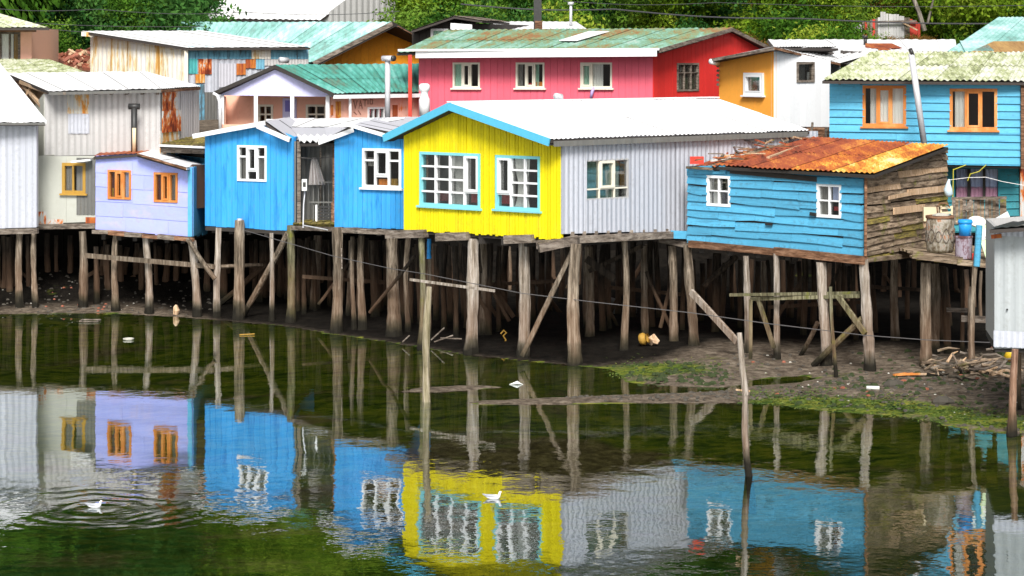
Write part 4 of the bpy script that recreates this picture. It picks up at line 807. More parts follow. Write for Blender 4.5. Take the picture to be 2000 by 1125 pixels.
beam(sh, 'tie_beam', P(1290, 468, 63.2), P(1350, 480, 62.4), .12, .14, M['greywood'])
for i in range(6): a_ = SW.pt(SW.L*(i+.5)/6, SW.zb(SW.L*(i+.5)/6)-.2); beam(sh, 'floor_joist', a_, a_+Vector((.3, 4.5, 0)), .12, .14, M['darkwood'])
for a in ((1343, 478, 1352, 692, 18, 'pile'), (1457, 500, 1457, 708, 13, 'pilepale'), (1516, 495, 1521, 712, 13, 'pilepale'), (1604, 512, 1610, 712, 19, 'pilepale'), (1687, 506, 1694, 738, 19, 'pilepale')): pile(sh, *a, D=SW.D(a[0])-.1)
for a in ((1402, 495, 1394, 660, 15), (1747, 505, 1748, 690, 16), (1666, 520, 1668, 690, 10), (1560, 510, 1560, 660, 9), (1480, 510, 1480, 650, 10), (1430, 500, 1432, 640, 9), (1700, 520, 1704, 660, 10), (1540, 500, 1542, 650, 14), (1640, 500, 1638, 650, 12)): pile(sh, *a, 'piledark' if a[0] != 1747 else 'pile', D=Dw(a[3])+.5)
brace(sh, 1350, 570, 61.5, 1440, 668, 60.2, 12, 'pilepale', False)
brace(sh, 1425, 576, 60.3, 1680, 572, 58.6, 6, 'pilemoss', False, name='rail'); brace(sh, 1466, 584, 60.2, 1680, 578, 58.4, 7, 'pilemoss', False, name='rail')
brace(sh, 1480, 582, 60.1, 1512, 680, 59.8, 8, 'pilemoss', False); brace(sh, 1466, 585, 60, 1466, 706, 60, 7, 'pilemoss', False)
brace(sh, 1684, 622, 58.2, 1588, 714, 59, 12, 'pilemoss'); brace(sh, 1638, 580, 58.6, 1690, 652, 58, 10, 'pilemoss', False); brace(sh, 1597, 630, 60, 1563, 696, 60.6, 9, 'pile')
brace(sh, 1642, 520, 62, 1600, 600, 62, 7, 'piledark'); brace(sh, 1440, 500, 64, 1375, 560, 64, 12, 'piledark'); brace(sh, 1315, 535, 64, 1290, 640, 64, 8, 'piledark')
rq = random.Random(77)
def forest(par, x0, x1, n_, ytop, d0, d1, y0):     # the rows of stilts further in
    for i in range(n_):
        px = lerp(x0, x1, (i+rq.uniform(.15, .85))/n_); D_ = rq.uniform(d0, d1); tt = (px-x0)/(x1-x0)
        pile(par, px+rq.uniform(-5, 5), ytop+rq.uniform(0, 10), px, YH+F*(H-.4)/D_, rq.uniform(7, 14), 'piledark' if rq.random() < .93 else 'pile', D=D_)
        if rq.random() < .22: brace(par, px, ytop+30+rq.uniform(0, 40), D_-.2, px+rq.choice((-60, 60)), y0-rq.uniform(10, 40), D_-.2, rq.uniform(6, 9), 'piledark', rq.random() < .5)
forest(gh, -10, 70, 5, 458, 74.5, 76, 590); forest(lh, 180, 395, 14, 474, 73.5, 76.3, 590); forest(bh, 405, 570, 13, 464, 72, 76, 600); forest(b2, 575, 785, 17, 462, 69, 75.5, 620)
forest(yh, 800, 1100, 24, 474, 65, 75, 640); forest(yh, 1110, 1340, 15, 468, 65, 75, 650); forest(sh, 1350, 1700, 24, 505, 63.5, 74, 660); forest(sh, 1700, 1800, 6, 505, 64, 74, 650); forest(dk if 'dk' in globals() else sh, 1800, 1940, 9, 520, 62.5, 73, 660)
for (x0, y0, x1, y1, D_) in ((880, 560, 1100, 548, 66), (590, 540, 760, 552, 70), (1180, 560, 1330, 575, 66), (1500, 600, 1680, 590, 64), (1700, 560, 1800, 566, 64)): brace(yh if x0 < 1400 else sh, x0, y0, D_, x1, y1, D_, 7, 'piledark', False, name='rail')
# ---- far right grey shed on a post
rs = thing('stilt_shed', 'pale grey metal shed at the right edge standing on a reddish post in the water', 'shed', P(1980, 850, 49.5))
RW = Wall((1943, 49.3), (2200, 48.2), [(1943, 678), (2200, 682)], [(1943, 447), (2200, 430)])
rwl = RW.corr(rs, .8, .22, .008, M['zinc_pale']); RW.shell(rs, 3, M['zinc_warm'], vec=(.4, 3, 0)); RW.patch(rwl, 1942, 645, 2030, 681, M['zinc'], .06, 'pale_sheet', amp=.004); RW.patch(rwl, 2030, 645, 2120, 683, M['zinc'], .065, 'pale_sheet', amp=.004)
RW.patch(rwl, 1945, 448, 2010, 462, M['zinc'], .05, 'top_sheet')
roof(rs, P(1932, 447, 48.8), P(2200, 432, 47.8), P(2230, 418, 51.5), P(1975, 434, 52), 5, lambda i, r: M['darkmetal'] if i < 1 else M['zinc_dark'], .2)
wallboard(RW, rs, 1938, 462, 1958, 460, .08, M['rustorange'], .08, 'batten_end'); wallboard(RW, rs, 1967, 604, 1970, 604, .03, M['black'], .06, 'nail_hole')
pile(rs, 1983, 682, 1976, 848, 15, 'pile', D=48.8).data.materials[0] = wood('reddish_post', ((.12, .06, .04), (.32, .19, .13), (.5, .36, .28)), wet=True, stretch=(9, 9, .6)); pile(rs, 2090, 682, 2092, 850, 15, 'pile', D=48.6); pile(rs, 1992, 690, 1992, 735, 8, 'pile', D=51.4)
pile(rs, 2140, 682, 2140, 800, 14, 'pile', D=51)
# ---- deck with barrels
dk = thing('deck', 'rickety mossy plank deck at the shack corner carrying a barrel and rubbish', 'deck', P(1870, 700, 59))
Z0 = P(1850, 492, 58.5).z
for i in range(20):
    y_ = 57.9+i*.42; x0, x1 = (1786-CX)*57.9/F+R.uniform(-.12, .12), (1990-CX)*58/F+R.uniform(-.1, .3); mb = MB(); mb.beam((x0, y_, Z0-.05+R.uniform(-.015, .015)), (x1, y_+R.uniform(-.1, .1), Z0-.30+R.uniform(-.015, .015)), .36, .05); mb.make('plank', M['logmoss' if R.random() < .2 else 'logwood'], dk)
beam(dk, 'edge_beam', P(1782, 497, 57.7), P(1880, 510, 57.6), .1, .18, M['logwood']); beam(dk, 'edge_beam', P(1870, 512, 57.5), P(2000, 524, 57.3), .1, .13, M['logwood'])
for px in (1800, 1835, 1868, 1905, 1938): beam(dk, 'joist_end', P(px, 504+(px-1800)*.1, 57.9), P(px, 504+(px-1800)*.1, 61.5), .26, .12, M['logmoss'])
for a in ((1809, 513, 1806, 724, 21, 'pile'), (1826, 515, 1829, 706, 18, 'pile'), (1840, 520, 1849, 700, 13, 'piledark'), (1898, 560, 1898, 718, 13, 'pile'), (1943, 530, 1946, 690, 10, 'piledark'), (1878, 520, 1880, 680, 9, 'piledark')): pile(dk, *a, D=58.3 if a[5] == 'pile' and a[0] != 1826 else 60.5)
beam(dk, 'rail', P(1849, 605, 60), P(1900, 606, 60), .1, .1, M['greywood']); beam(dk, 'rail', P(1878, 622, 58.6), P(1945, 625, 58.4), .14, .15, M['greywood'])
bp_ = thing('post', 'upright post painted light blue at the top beside the right deck', 'post', P(1898, 718, 57.4))
pile(bp_, 1912, 440, 1897, 716, 11, 'pile', D=57.4, name='pole'); 
mb = MB(); mb.tube([P(1907.5, 520, 57.36), P(1912.6, 440, 57.36)], 11.6*57.4/F/2*1.12, 9, .05); mb.make('blue_paint_band', M['cyan_old'], bp_)
def item(name, label, cat, base, parts, group=None):
    t = thing(name, label, cat, base, group)
    for nm, mb, mt in parts: mb.make(nm, mt, t, smooth=(nm in ('body', 'rim', 'tub', 'shell')))
    return t
def lat(c, prof, n=16, axis=None): mb = MB(); mb.lathe(c, prof, n, axis); return mb
c = P(1836, 489, 58.4); c.z = Z0+.0; k = 58.4/F
item('barrel', 'big grimy round barrel with rusty rim and scaly sides on the deck', 'barrel', c, [
    ('body', lat(c, [(.29, 0), (.325, .08), (.34, .35), (.335, .62), (.315, .84), (.29, .85), (.28, .6)], 20), M['barrel']),
    ('rim', lat(c, [(.32, .80), (.345, .82), (.345, .87), (.30, .88), (.30, .80)], 20), M['brownbeam']),
    ('rope', (lambda m: (m.tube([c+Vector((math.cos(t)*.345, math.sin(t)*.345, .38+.14*math.sin(t*6))) for t in np.linspace(0, 6.28, 60)], .012, 5), m.tube([c+Vector((math.cos(t)*.347, math.sin(t)*.347, .42-.16*math.sin(t*6))) for t in np.linspace(0, 6.28, 60)], .012, 5), m)[-1])(MB()), M['greywood']),
    ('contents', lat(c+Vector((.02, 0, .8)), [(.22, 0), (.2, .1), (.08, .13)], 8), M['litter'])])
c = P(1882, 487, 58.0); c.z = Z0-.12
item('drum', 'purple brown metal drum with the blue bucket standing on it', 'drum', c, [('body', lat(c, [(.20, 0), (.205, .02), (.205, .50), (.21, .52), (.19, .53)], 16), M['drum']), ('lid', lat(c, [(.22, .5), (.22, .535), (.2, .54)], 16), M['drum'])])
c2_ = c+Vector((.04, 0, .545))
item('bucket', 'bright blue plastic bucket standing on the purple brown drum', 'bucket', c2_, [('body', lat(c2_, [(.14, 0), (.165, .38), (.15, .38)], 16), M['bluepl']), ('rim', lat(c2_, [(.165, .28), (.178, .30), (.178, .34), (.165, .36)], 16), M['bluepl'])])
mb = MB(); p_ = P(1825, 416, 59.6); mb.box(p_.x-.26, p_.x+.1, p_.y, p_.y+.18, p_.z-.20, p_.z+.14)
mb2 = MB()
for i in range(4): mb2.beam(P(1838+i*.5, 406+i*10, 59.2), P(1858+i*.5, 405+i*10, 59.2), .04, .05)
mb3 = MB(); mb3.tube([P(1832, 425, 59.1), P(1830, 404, 59.1), P(1836, 397, 59.1), P(1848, 397, 59.1), P(1855, 405, 59.1)], .018, 6)
mb5 = MB(); mb5.beam(P(1838, 434, 59.25), P(1838, 402, 59.25), .05, .04); mb4 = MB(); mb4.beam(P(1859, 434, 59.25), P(1859, 402, 59.25), .05, .04)
item('plastic_chair', 'cream plastic chair and panel leaning behind the big barrel', 'chair', p_, [('seat', mb, M['creampl']), ('slat', mb2, M['creampl']), ('arm_rest', mb3, M['brownbeam']), ('leg', mb4, M['creampl']), ('leg', mb5, M['creampl'])])
c = P(1904, 488, 58.3); c.z = Z0-.22
item('container', 'small red plastic container beside the blue painted post', 'container', c, [('body', (lambda m: (m.box(c.x-.09, c.x+.09, c.y-.08, c.y+.08, c.z, c.z+.2), m)[-1])(MB()), M['redpl']), ('cap', lat(c+Vector((0, 0, .2)), [(.03, 0), (.03, .04)], 8), M['redpl'])])
mb = MB(); mb.slab([P(1905, 440, 58.9), P(1975, 436, 58.9), P(1975, 500, 58.3), P(1925, 503, 58.3)], Vector((0, .05, -.02)))
item('board', 'pale green panel leaning on the deck behind the blue painted post', 'board', P(1940, 500, 58.5), [('panel', mb, M['palegreen']), ('cleat', (lambda m: (m.beam(P(1928, 482, 58.3), P(1942, 480, 58.3), .03, .06), m)[-1])(MB()), M['darkwood'])])
mb = MB(); mb.slab([P(1935, 432, 59), P(1968, 413, 59), P(1977, 434, 59), P(1950, 450, 58.6)], Vector((0, .06, 0)))
item('foam_block', 'white foam slab tilted against the grey shed roof', 'foam slab', P(1950, 450, 59), [('slab', mb, M['whitepl'])])
mb = MB(); mb.lathe(P(1908, 436, 59.1), [(.18, 0), (.22, .06), (.19, .08), (.15, .02)], 18, (0, -.6, 1))
mb.make('tub', M['whitepl'], None, True, origin=P(1908, 436, 59.1), label='shallow off-white tub lying tilted beside the blue bucket', category='tub')
mb = MB(); mb.slab([P(1920, 446, 58.8), P(1948, 446, 58.8), P(1952, 465, 58.6), P(1918, 468, 58.6)], Vector((0, .2, -.03)))
item('crate', 'white crate of odds and ends between the blue post and the grey shed', 'crate', P(1935, 468, 58.8), [('panel', mb, M['whitepl']), ('slat', (lambda m: (m.beam(P(1925, 457, 58.55), P(1950, 458, 58.5), .03, .05), m)[-1])(MB()), M['rustorange'])])
sk = thing('sack', 'pale blue plastic bag hanging at the end of the log wall', 'bag', P(1857, 375, 62.5))
mb = MB(); mb.tube([P(1854, 350, 62.3), P(1852, 358, 62.3), P(1851, 370, 62.3), P(1853, 380, 62.3), P(1853, 385, 62.3)], [.02, .05, .11, .10, .03], 10, .12); mb.make('bag_body', flat('pale_blue_plastic', (.55, .7, .8)), sk, True)

# ---- two storey sky blue house behind the shack
vh = thing('house', 'two-storey sky blue clapboard house with mossy corrugated roof and varnished orange windows', 'house', P(1810, 440, 67))
VW = Wall((1620, 67.6), (1996, 66.4), [(1620, 315), (1996, 322)], [(1620, 156), (1996, 160)])
window(VW, vh, 1685, 167, 1770, 247, M['orangewood'], [(1, [1]), (1.1, [1], 1), (1, [1])], fw=.08, bw=.06, sashw=.05, sill=M['orangewood'], curt=[(.12, .34, M['curtain']), (.36, .64, M['curtain']), (.66, 1, M['curtain'])])
window(VW, vh, 1855, 173, 1948, 254, M['orangewood'], [(1, [1]), (1.1, [1], 1), (1, [1])], fw=.08, bw=.06, sashw=.05, sill=M['orangewood'], curt=[(.05, .28, M['curtain']), (.6, .7, M['brownbeam'])])
VW.hboards(vh, .205, M['cyan'], proud=.02, tilt=.03, jitter=.006, joint=4, warp=.004)
TW = Wall((1840, 67.8), (1994, 67.3), [(1840, 452), (1994, 450)], [(1840, 318), (1994, 321)])
window(TW, vh, 1862, 326, 1953, 392, M['teal_wall'], [(1, [1]), (1, [1]), (1, [1])], M['darkwood'], fw=.05, bw=.07, curt=[(.02, .28, M['bluecurtain'], .35, 1), (.36, .64, M['bluecurtain'], .35, 1), (.70, .98, M['bluecurtain'], .35, 1), (.02, .28, M['pinkcurtain'], 0, .4), (.36, .64, M['pinkcurtain'], 0, .4), (.70, .98, M['pinkcurtain'], 0, .4)])
TW.hboards(vh, .2, M['teal_wall'], proud=.02, tilt=.03, jitter=.006, joint=4)
VW.shell(vh, 5, M['cyan'], floor=True); TW.shell(vh, 4, M['darkwood'])
beam(vh, 'corner_board', P(1998, 330, 66.3), P(1998, 165, 66.3), .10, .12, M['brownbeam']); beam(vh, 'corner_board', P(1996, 450, 67.2), P(1996, 322, 67.2), .12, .12, M['rustpatch'])
roof(vh, P(1606, 157, 66.9), P(2120, 161, 65.9), P(2120, 106, 71.4), P(1704, 102, 71.6), 14, lambda i, r: M['mossroof'], .17, .025, rows=2, jit=.03)
roof(vh, P(2120, 106, 76), P(1704, 102, 76), P(1704, 101, 71.7), P(2120, 105, 71.5), 5, lambda i, r: M['mossroof'], .2)
for i in range(9): px = 1640+i*42; beam(vh, 'rafter_end', P(px, 162, 67.2), P(px, 161, 66.8), .07, .09, M['darkwood'])
cp = thing('flue_pipe', 'long pale metal flue pipe leaning in front of the two-storey blue house', 'pipe', P(1804, 280, 65))
pipe(cp, [P(1805, 282, 66.0), P(1780, 105, 66.0)], .085, M['metal'], 'pipe'); pipe(cp, [P(1777, 103, 66.0), P(1783, 101, 66)], .11, M['darkmetal'], 'cap')
fc = thing('plank_fence', 'short grey plank fence under the curtained lower window at right', 'fence', P(1915, 430, 64))
beam(fc, 'rail', P(1858, 388, 63.8), P(1966, 386, 63.4), .07, .07, M['greywood'])
for i in range(15): px = 1862+i*7.2; beam(fc, 'board', P(px, 438, 63.7), P(px+R.uniform(-1, 1), 389, 63.7), .085, .025, M['logwood' if i % 3 else 'greywood'], roll=1.57)
beam(fc, 'stay', P(1886, 412, 63.3), P(1898, 392, 63.4), .08, .08, M['greywood'])
cl = thing('clothes_line', 'slack yellow and white clothes lines strung in front of the curtained lower window', 'clothes line', P(1900, 345, 64))
mb = MB(); mb.tube([P(1850, 352, 65), P(1890, 347, 65), P(1925, 346, 65), P(1960, 355, 65), P(2000, 362, 65)], .007, 5); mb.make('white_line', M['curtain'], cl)
mb = MB(); mb.tube([P(1861, 332, 65), P(1887, 322, 65)], .011, 5); mb.tube([P(1890, 353, 65), P(1895, 340, 65), P(1912, 335, 65), P(1926, 322, 65)], .011, 5); mb.tube([P(1861, 385, 65), P(1862, 330, 65)], .012, 5); mb.make('yellow_line', M['yellowrope'], cl)
# timber block under the white house
tb = thing('timber_pier', 'brown stacked timber pier under the white house, left of the two-storey blue house', 'pier', P(1600, 270, 72))
for i in range(5): beam(tb, 'timber', P(1584, 252+i*7, 72), P(1622, 252+i*7, 71.6), .5, .09, M['brownbeam'])
beam(tb, 'post', P(1583, 275, 67), P(1587, 240, 67.4), .06, .06, M['greywood']); beam(tb, 'post', P(1613, 275, 71), P(1613, 249, 71), .06, .06, M['greywood'])

# ================================================================== SECOND AND THIRD ROWS
# ---- pink and red house
pk = thing('house', 'long pink house with a red gable side and green rust streaked roof', 'house', P(1100, 210, 80))
PW = Wall((818, 80.0), (1275, 77.6), [(818, 232), (1275, 232)], [(818, 106), (1275, 103)])
for i, (x0, x1, cu) in enumerate(((885, 938, [(0, .3, M['greencurtain'])]), (1008, 1064, [(.0, .18, M['greycurtain']), (.68, .82, M['greencurtain']), (.7, .98, M['orangecloth'], 0, .2), (.36, .55, M['redcloth'], 0, .15)]), (1134, 1196, [(.02, .3, M['greencurtain']), (.36, .72, M['curtain'])]))):
    window(PW, pk, x0, 122, x1, 172, M['trim'], [(1, [1]), (1, [1], 1), (1, [1])] if i < 2 else [(.7, [1], 1), (1.4, [1])], fw=.06, bw=.05, sashw=.05, sill=M['trim'], curt=cu)
PW.vboards(pk, .225, M['pink'], th=.018, gap=.010, zj=0)
PR = Wall((1275.5, 77.6), (1500, 83.5), [(1275.5, 232), (1500, 232)], [(1275.5, 100), (1428, 60), (1500, 96)])
window(PR, pk, 1321, 123, 1363, 178, M['greywood'], [(1, [1, 2.2]), (1, [1, 2.2]), (1, [1, 2.2])], fw=.06, bw=.04, curt=[(0, .32, M['curtain']), (.36, .65, M['greycurtain']), (.7, 1, M['greycurtain'])])
PR.vboards(pk, .225, M['red'], th=.018, gap=.009, zj=0)
PW.shell(pk, 7, M['pink'], floor=False, right=False)
ga = P(1432, 56, 81.2); ge = P(1288, 99, 76.9)
gr = lambda i, r: M['greenroof']
roof(pk, P(775, 103, 79.4), P(1290, 99, 76.9), ga, P(872, 60, 84.5), 18, gr, .2, .014, rows=2, jit=.03)
roof(pk, P(1505, 97, 83.3), P(960, 92, 88), P(872, 59, 84.6), P(1432, 55.5, 81.3), 6, gr, .2)
wq = (P(1000, 88, 78), )
a0, a1, a2, a3 = (on_roof(x_, y_, P(775, 103, 79.4), P(1290, 99, 76.9), ga)+Vector((0, -.03, .09)) for x_, y_ in ((1092, 84), (1128, 84), (1190, 66), (1150, 66)))
mb = MB(); mb.slab([a0, a1, a2, a3], Vector((0, 0, -.02))); mb.make('pale_sheet', M['roofwhite'], pk)
beam(pk, 'fascia', P(812, 107, 79.2), P(1283, 103.5, 76.7), .04, .21, M['white']); beam(pk, 'gutter', P(778, 98, 79.3), P(1288, 96, 76.8), .09, .07, M['white'])
beam(pk, 'rake_board', P(1288, 99, 76.8), P(1430, 58, 81), .05, .12, M['greywood']); beam(pk, 'rake_board', P(1430, 58, 81), P(1506, 96, 83.2), .05, .12, M['greywood'])
beam(pk, 'roof_corner_post', P(801, 232, 79), P(801, 107, 79), .12, .12, M['redpipe'])
vn = on_roof(905, 66, P(775, 103, 79.4), P(1290, 99, 76.9), ga)
sk_ = thing('scarf', 'lilac cloth hanging out of the right pink house window', 'cloth', P(1156, 180, 77.5))
mb = MB(); mb.tube([P(1160, 171, PW.D(1160)-.08), P(1157, 178, PW.D(1160)-.12), P(1154, 191, PW.D(1160)-.1)], [.04, .06, .05], 7, .15); mb.make('cloth_strip', flat('lilac_cloth', (.5, .4, .75)), sk_, True)
# ---- white chimney pot left of the pink house
wc = thing('chimney', 'white painted metal chimney beside the left end of the pink wall', 'chimney', P(829, 225, 76.5))
lat(P(829, 226, 76.5), [(.17, 0), (.17, .5), (.12, .62), (.12, .75), (.17, .8), (.17, .95), (.11, 1.0)], 14).make('flue', M['white'], wc, True)
# ---- amber house
ah = thing('house', 'small amber yellow house with one white framed window, between red gable and white wall', 'house', P(1458, 230, 73))
AW = Wall((1405, 74.6), (1511, 72.4), [(1405, 232), (1511, 232)], [(1405, 115), (1511, 97)])
window(AW, ah, 1455, 142, 1493, 186, M['white'], [(1, [1], 1)], fw=.10, bw=.05, sashw=.03, sill=M['white'], curt=[(.0, .5, M['orangecloth'])], out=.07, rd=.45, re=.08)
AW.vboards(ah, .8, M['amber'], th=.012, gap=.004, zj=0)
WW = Wall((1511.5, 72.4), (1622, 74.2), [(1511.5, 247), (1622, 248)], [(1511.5, 95), (1622, 118)])
window(WW, ah, 1555, 121, 1589, 161, M['greywood'], [(1, [1])], fw=.07, curt=[(.05, .65, M['greycurtain']), (.8, .95, M['curtain'], 0, .5)], out=.05)
WW.vboards(ah, .24, M['whitewall'], th=.014, gap=.005, zj=0); AW.shell(ah, 5, M['whitewall'], floor=True, vec=(2.5, 4.2, 0), right=False)
roof(ah, P(1384, 117, 74.2), P(1384, 117, 74.2)+Vector((2.4, 4, 0)), P(1512, 92, 71.9)+Vector((2.4, 4, 0)), P(1512, 92, 71.9), 4, rfm, .2)
roof(ah, P(1640, 124, 75.6), P(1512, 92, 71.8), P(1500, 77, 78), P(1730, 98, 82), 7, rfm, .2)
beam(ah, 'rake_board', P(1386, 118, 74.1), P(1512, 95, 71.8), .05, .09, M['greywood']); beam(ah, 'rake_board', P(1512, 94, 71.8), P(1640, 126, 75.5), .05, .07, M['brownbeam'])
pipe(ah, [P(1388, 120, 74), P(1402, 124, 74.3)], .08, M['white'], 'gutter_end'); 
for i in range(5): beam(ah, 'eave_block', P(1400, 128+i*9, 74.5), P(1404, 130+i*9, 74.5), .1, .08, M['greywood'])
# ---- long white roof at right
wr = thing('long_house', 'long low house behind, only its white roof with rust stain showing at right', 'house', P(1700, 130, 84))
roof(wr, P(1560, 103, 80), P(1870, 103, 80), P(1866, 78, 88), P(1502, 78, 88), 10, lambda i, r: M['roofwhite'], .25)
LWw = Wall((1560, 81), (1868, 81), [(1560, 125), (1868, 125)], [(1560, 103), (1868, 103)]); LWw.vboards(wr, .5, M['white'], zj=0); LWw.shell(wr, 6, M['white'])
for (x0, x1, y0, y1) in ((1690, 1762, 88, 97), (1715, 1740, 92, 100)):
    A_, B_, C_ = P(1560, 103, 80), P(1870, 103, 80), P(1502, 78, 88); mb = MB(); mb.slab([on_roof(x_, y_, A_, B_, C_)+Vector((0, -.02, .06)) for x_, y_ in ((x0, y1), (x1, y1), (x1-20, y0), (x0, y0))], Vector((0, 0, -.015))); mb.make('rusty_sheet', M['rustred'], wr)
q_ = on_roof(1690, 88, P(1560, 103, 80), P(1870, 103, 80), P(1502, 78, 88)); pipe(wr, [q_, q_+Vector((0, 0, .25))], .06, M['darkmetal'], 'roof_pipe'); pipe(wr, [q_+Vector((0, 0, .25)), q_+Vector((0, 0, .33))], .1, M['darkmetal'], 'pipe_cap')
# ---- turquoise roofed house at the right edge
tq = thing('house', 'house with turquoise and brown sheet roof rising at the upper right corner', 'house', P(1950, 120, 84))
roof(tq, P(1842, 106, 80), P(2150, 106, 80), P(2150, 35, 87), P(1950, 34, 87), 8, lambda i, r: M['turqroof'], .22)
mb = MB()
for (xs_, mt) in (((1884, 1942, 1874, 1920, 103, 83), 'turqroof'), ((1896, 2100, 1940, 2100, 104, 84), 'brownroof')):
    a, b_, c_ = P(1842, 106, 80), P(2150, 106, 80), P(1950, 34, 87); mb = MB(); mb.slab([on_roof(x_, y_, a, b_, c_)+Vector((0, -.06, .06)) for x_, y_ in ((xs_[0], xs_[4]), (xs_[1], xs_[4]), (xs_[3], xs_[5]), (xs_[2], xs_[5]))], Vector((0, 0, -.02))); mb.make('overlay_sheet', M[mt], tq)
TQ = Wall((1880, 81.2), (2150, 81.2), [(1880, 150), (2150, 150)], [(1880, 110), (2150, 110)]); TQ.vboards(tq, .4, M['brownroof'], zj=0); TQ.shell(tq, 6, M['brownroof'])

# ---- salmon veranda house
sv = thing('house', 'salmon veranda house with mauve gable, white posts and teal roof', 'house', P(620, 240, 79))
VA = Wall((432, 78.4), (648, 77.6), [(432, 262), (648, 262)], [(432, 183), (535, 138), (648, 186)])
VB = Wall((436, 79.5), (652, 78.7), [(436, 262), (652, 262)], [(436, 186), (652, 188)])
window(VB, sv, 504, 204, 534, 262, M['trim'], [(1, [1, 1.1, 1.1]), (1, [1, 1.1, 1.1])], fw=.07, bw=.05)
window(VB, sv, 598, 204, 638, 262, M['trim'], [(1, [1, 1.1, 1.1]), (1, [1, 1.1, 1.1])], fw=.07, bw=.05)
VB.vboards(sv, .45, M['salmon'], th=.012, gap=.004, zj=0)
dr = MB(); VB.prism(dr, VB.h(553, 200)[0], VB.h(580, 200)[0], VB.h(566, 262)[1], VB.h(566, 262)[1], VB.h(566, 192)[1], VB.h(566, 192)[1], .02, .06); dr.make('door', M['mauve'], sv)
dr = MB(); VB.prism(dr, VB.h(558, 200)[0], VB.h(568, 200)[0], VB.h(566, 218)[1], VB.h(566, 218)[1], VB.h(566, 196)[1], VB.h(566, 196)[1], .061, .07); dr.make('door_pane', M['purple'], sv)
# gable board between the posts and the roof
gb = Wall((432, 78.4), (648, 77.6), [(432, 186), (648, 189)], [(432, 180), (535, 135), (648, 184)]); gb.vboards(sv, 1.0, M['mauve'], th=.01, gap=.003, zj=0)
for px in (434, 500, 571, 640): beam(sv, 'veranda_post', P(px, 262, gb.D(px)-.04), P(px, 186, gb.D(px)-.04), .12, .12, M['white'])
mb = MB(); mb.slab([P(437, 262, 78.6), P(437, 188, 78.6), P(438, 188, 80.3), P(438, 262, 80.3)], Vector((.06, 0, 0))); mb.make('end_wall', M['salmon'], sv)
beam(sv, 'balustrade', P(434, 252, 78.3), P(640, 252, 77.5), .05, .3, M['salmon'])
VC = Wall((648.5, 77.6), (822, 80.5), [(648.5, 262), (822, 250)], [(648.5, 188), (822, 182)])
window(VC, sv, 717, 209, 751, 250, M['white'], [(1, [1]), (1, [1]), (1, [1])], fw=.06, bw=.03)
VC.vboards(sv, .5, M['salmon_old'], th=.012, gap=.004, zj=0)
for (x0, y0, x1, y1) in ((655, 198, 665, 232), (657, 200, 661, 225), (766, 205, 776, 232), (646, 205, 650, 225)): VC.patch(sv, x0, y0, x1, y1, M['rustorange'], .022, 'peeled_patch', amp=.002)
beam(sv, 'post', P(684, 250, 77.9), P(684, 188, 77.9), .11, .08, M['white'])
gz = [((690, 196), (693, 212)), ((693, 212), (697, 196)), ((700, 212), (703, 196)), ((703, 196), (707, 212)), ((701, 206), (706, 206)), ((708, 195), (716, 195)), ((712, 195), (712, 208)), ((718, 194), (718, 204)), ((722, 194), (727, 194)), ((727, 194), (727, 203)), ((727, 203), (722, 203)), ((722, 203), (722, 194)), ((690, 218), (696, 224)), ((699, 216), (704, 224))]
mb = MB()
for (a, b_) in gz: mb.beam(VC.pt(*VC.h(*a), .016), VC.pt(*VC.h(*b_), .016), .012, .035)
mb.make('painted_scrawl', flat('brown_scrawl', (.35, .16, .12)), sv)
VC.shell(sv, 4, M['salmon'], floor=False, vec=(0, 4, 0))
apx = P(537, 128, 77.9); lE, rE = P(418, 180, 78.2), P(652, 183, 77.2); bks = P(830, 180, 80.2)-rE; bks.z = 0
tr_ = lambda i, r: M['tealroof']
roof(sv, rE, rE+bks, P(832, 126, 82.6), apx, 8, tr_, .2, .015, rows=2); roof(sv, lE+Vector((2, 3, 0)), lE, apx, apx+Vector((2, 3, 0)), 4, tr_, .2)
for a, b_ in ((lE, apx), (apx, rE)): beam(sv, 'rake_board', a+Vector((0, -.06, -.04)), b_+Vector((0, -.06, -.04)), .05, .11, M['darkwood'])
beam(sv, 'fascia', rE+Vector((0, -.05, -.10)), rE+bks+Vector((0, -.05, -.10)), .05, .12, M['white'])
pipe(sv, [P(416, 182, 78), P(424, 186, 78), P(429, 200, 78), P(430, 262, 78)], .05, M['white'], 'gutter_pipe')
st = thing('stove_pipe', 'tall galvanised stove pipe with T cowl in front of the teal roof', 'chimney', P(757, 235, 76.5))
pipe(st, [P(757, 240, 76.5), P(757, 119, 76.5)], .085, M['metal'], 'pipe'); pipe(st, [P(747, 114, 76.5), P(768, 114, 76.3)], .085, M['metal'], 'cowl'); pipe(st, [P(767, 114, 76.3), P(770, 114, 76.25)], .09, M['darkmetal'], 'cowl_mouth')
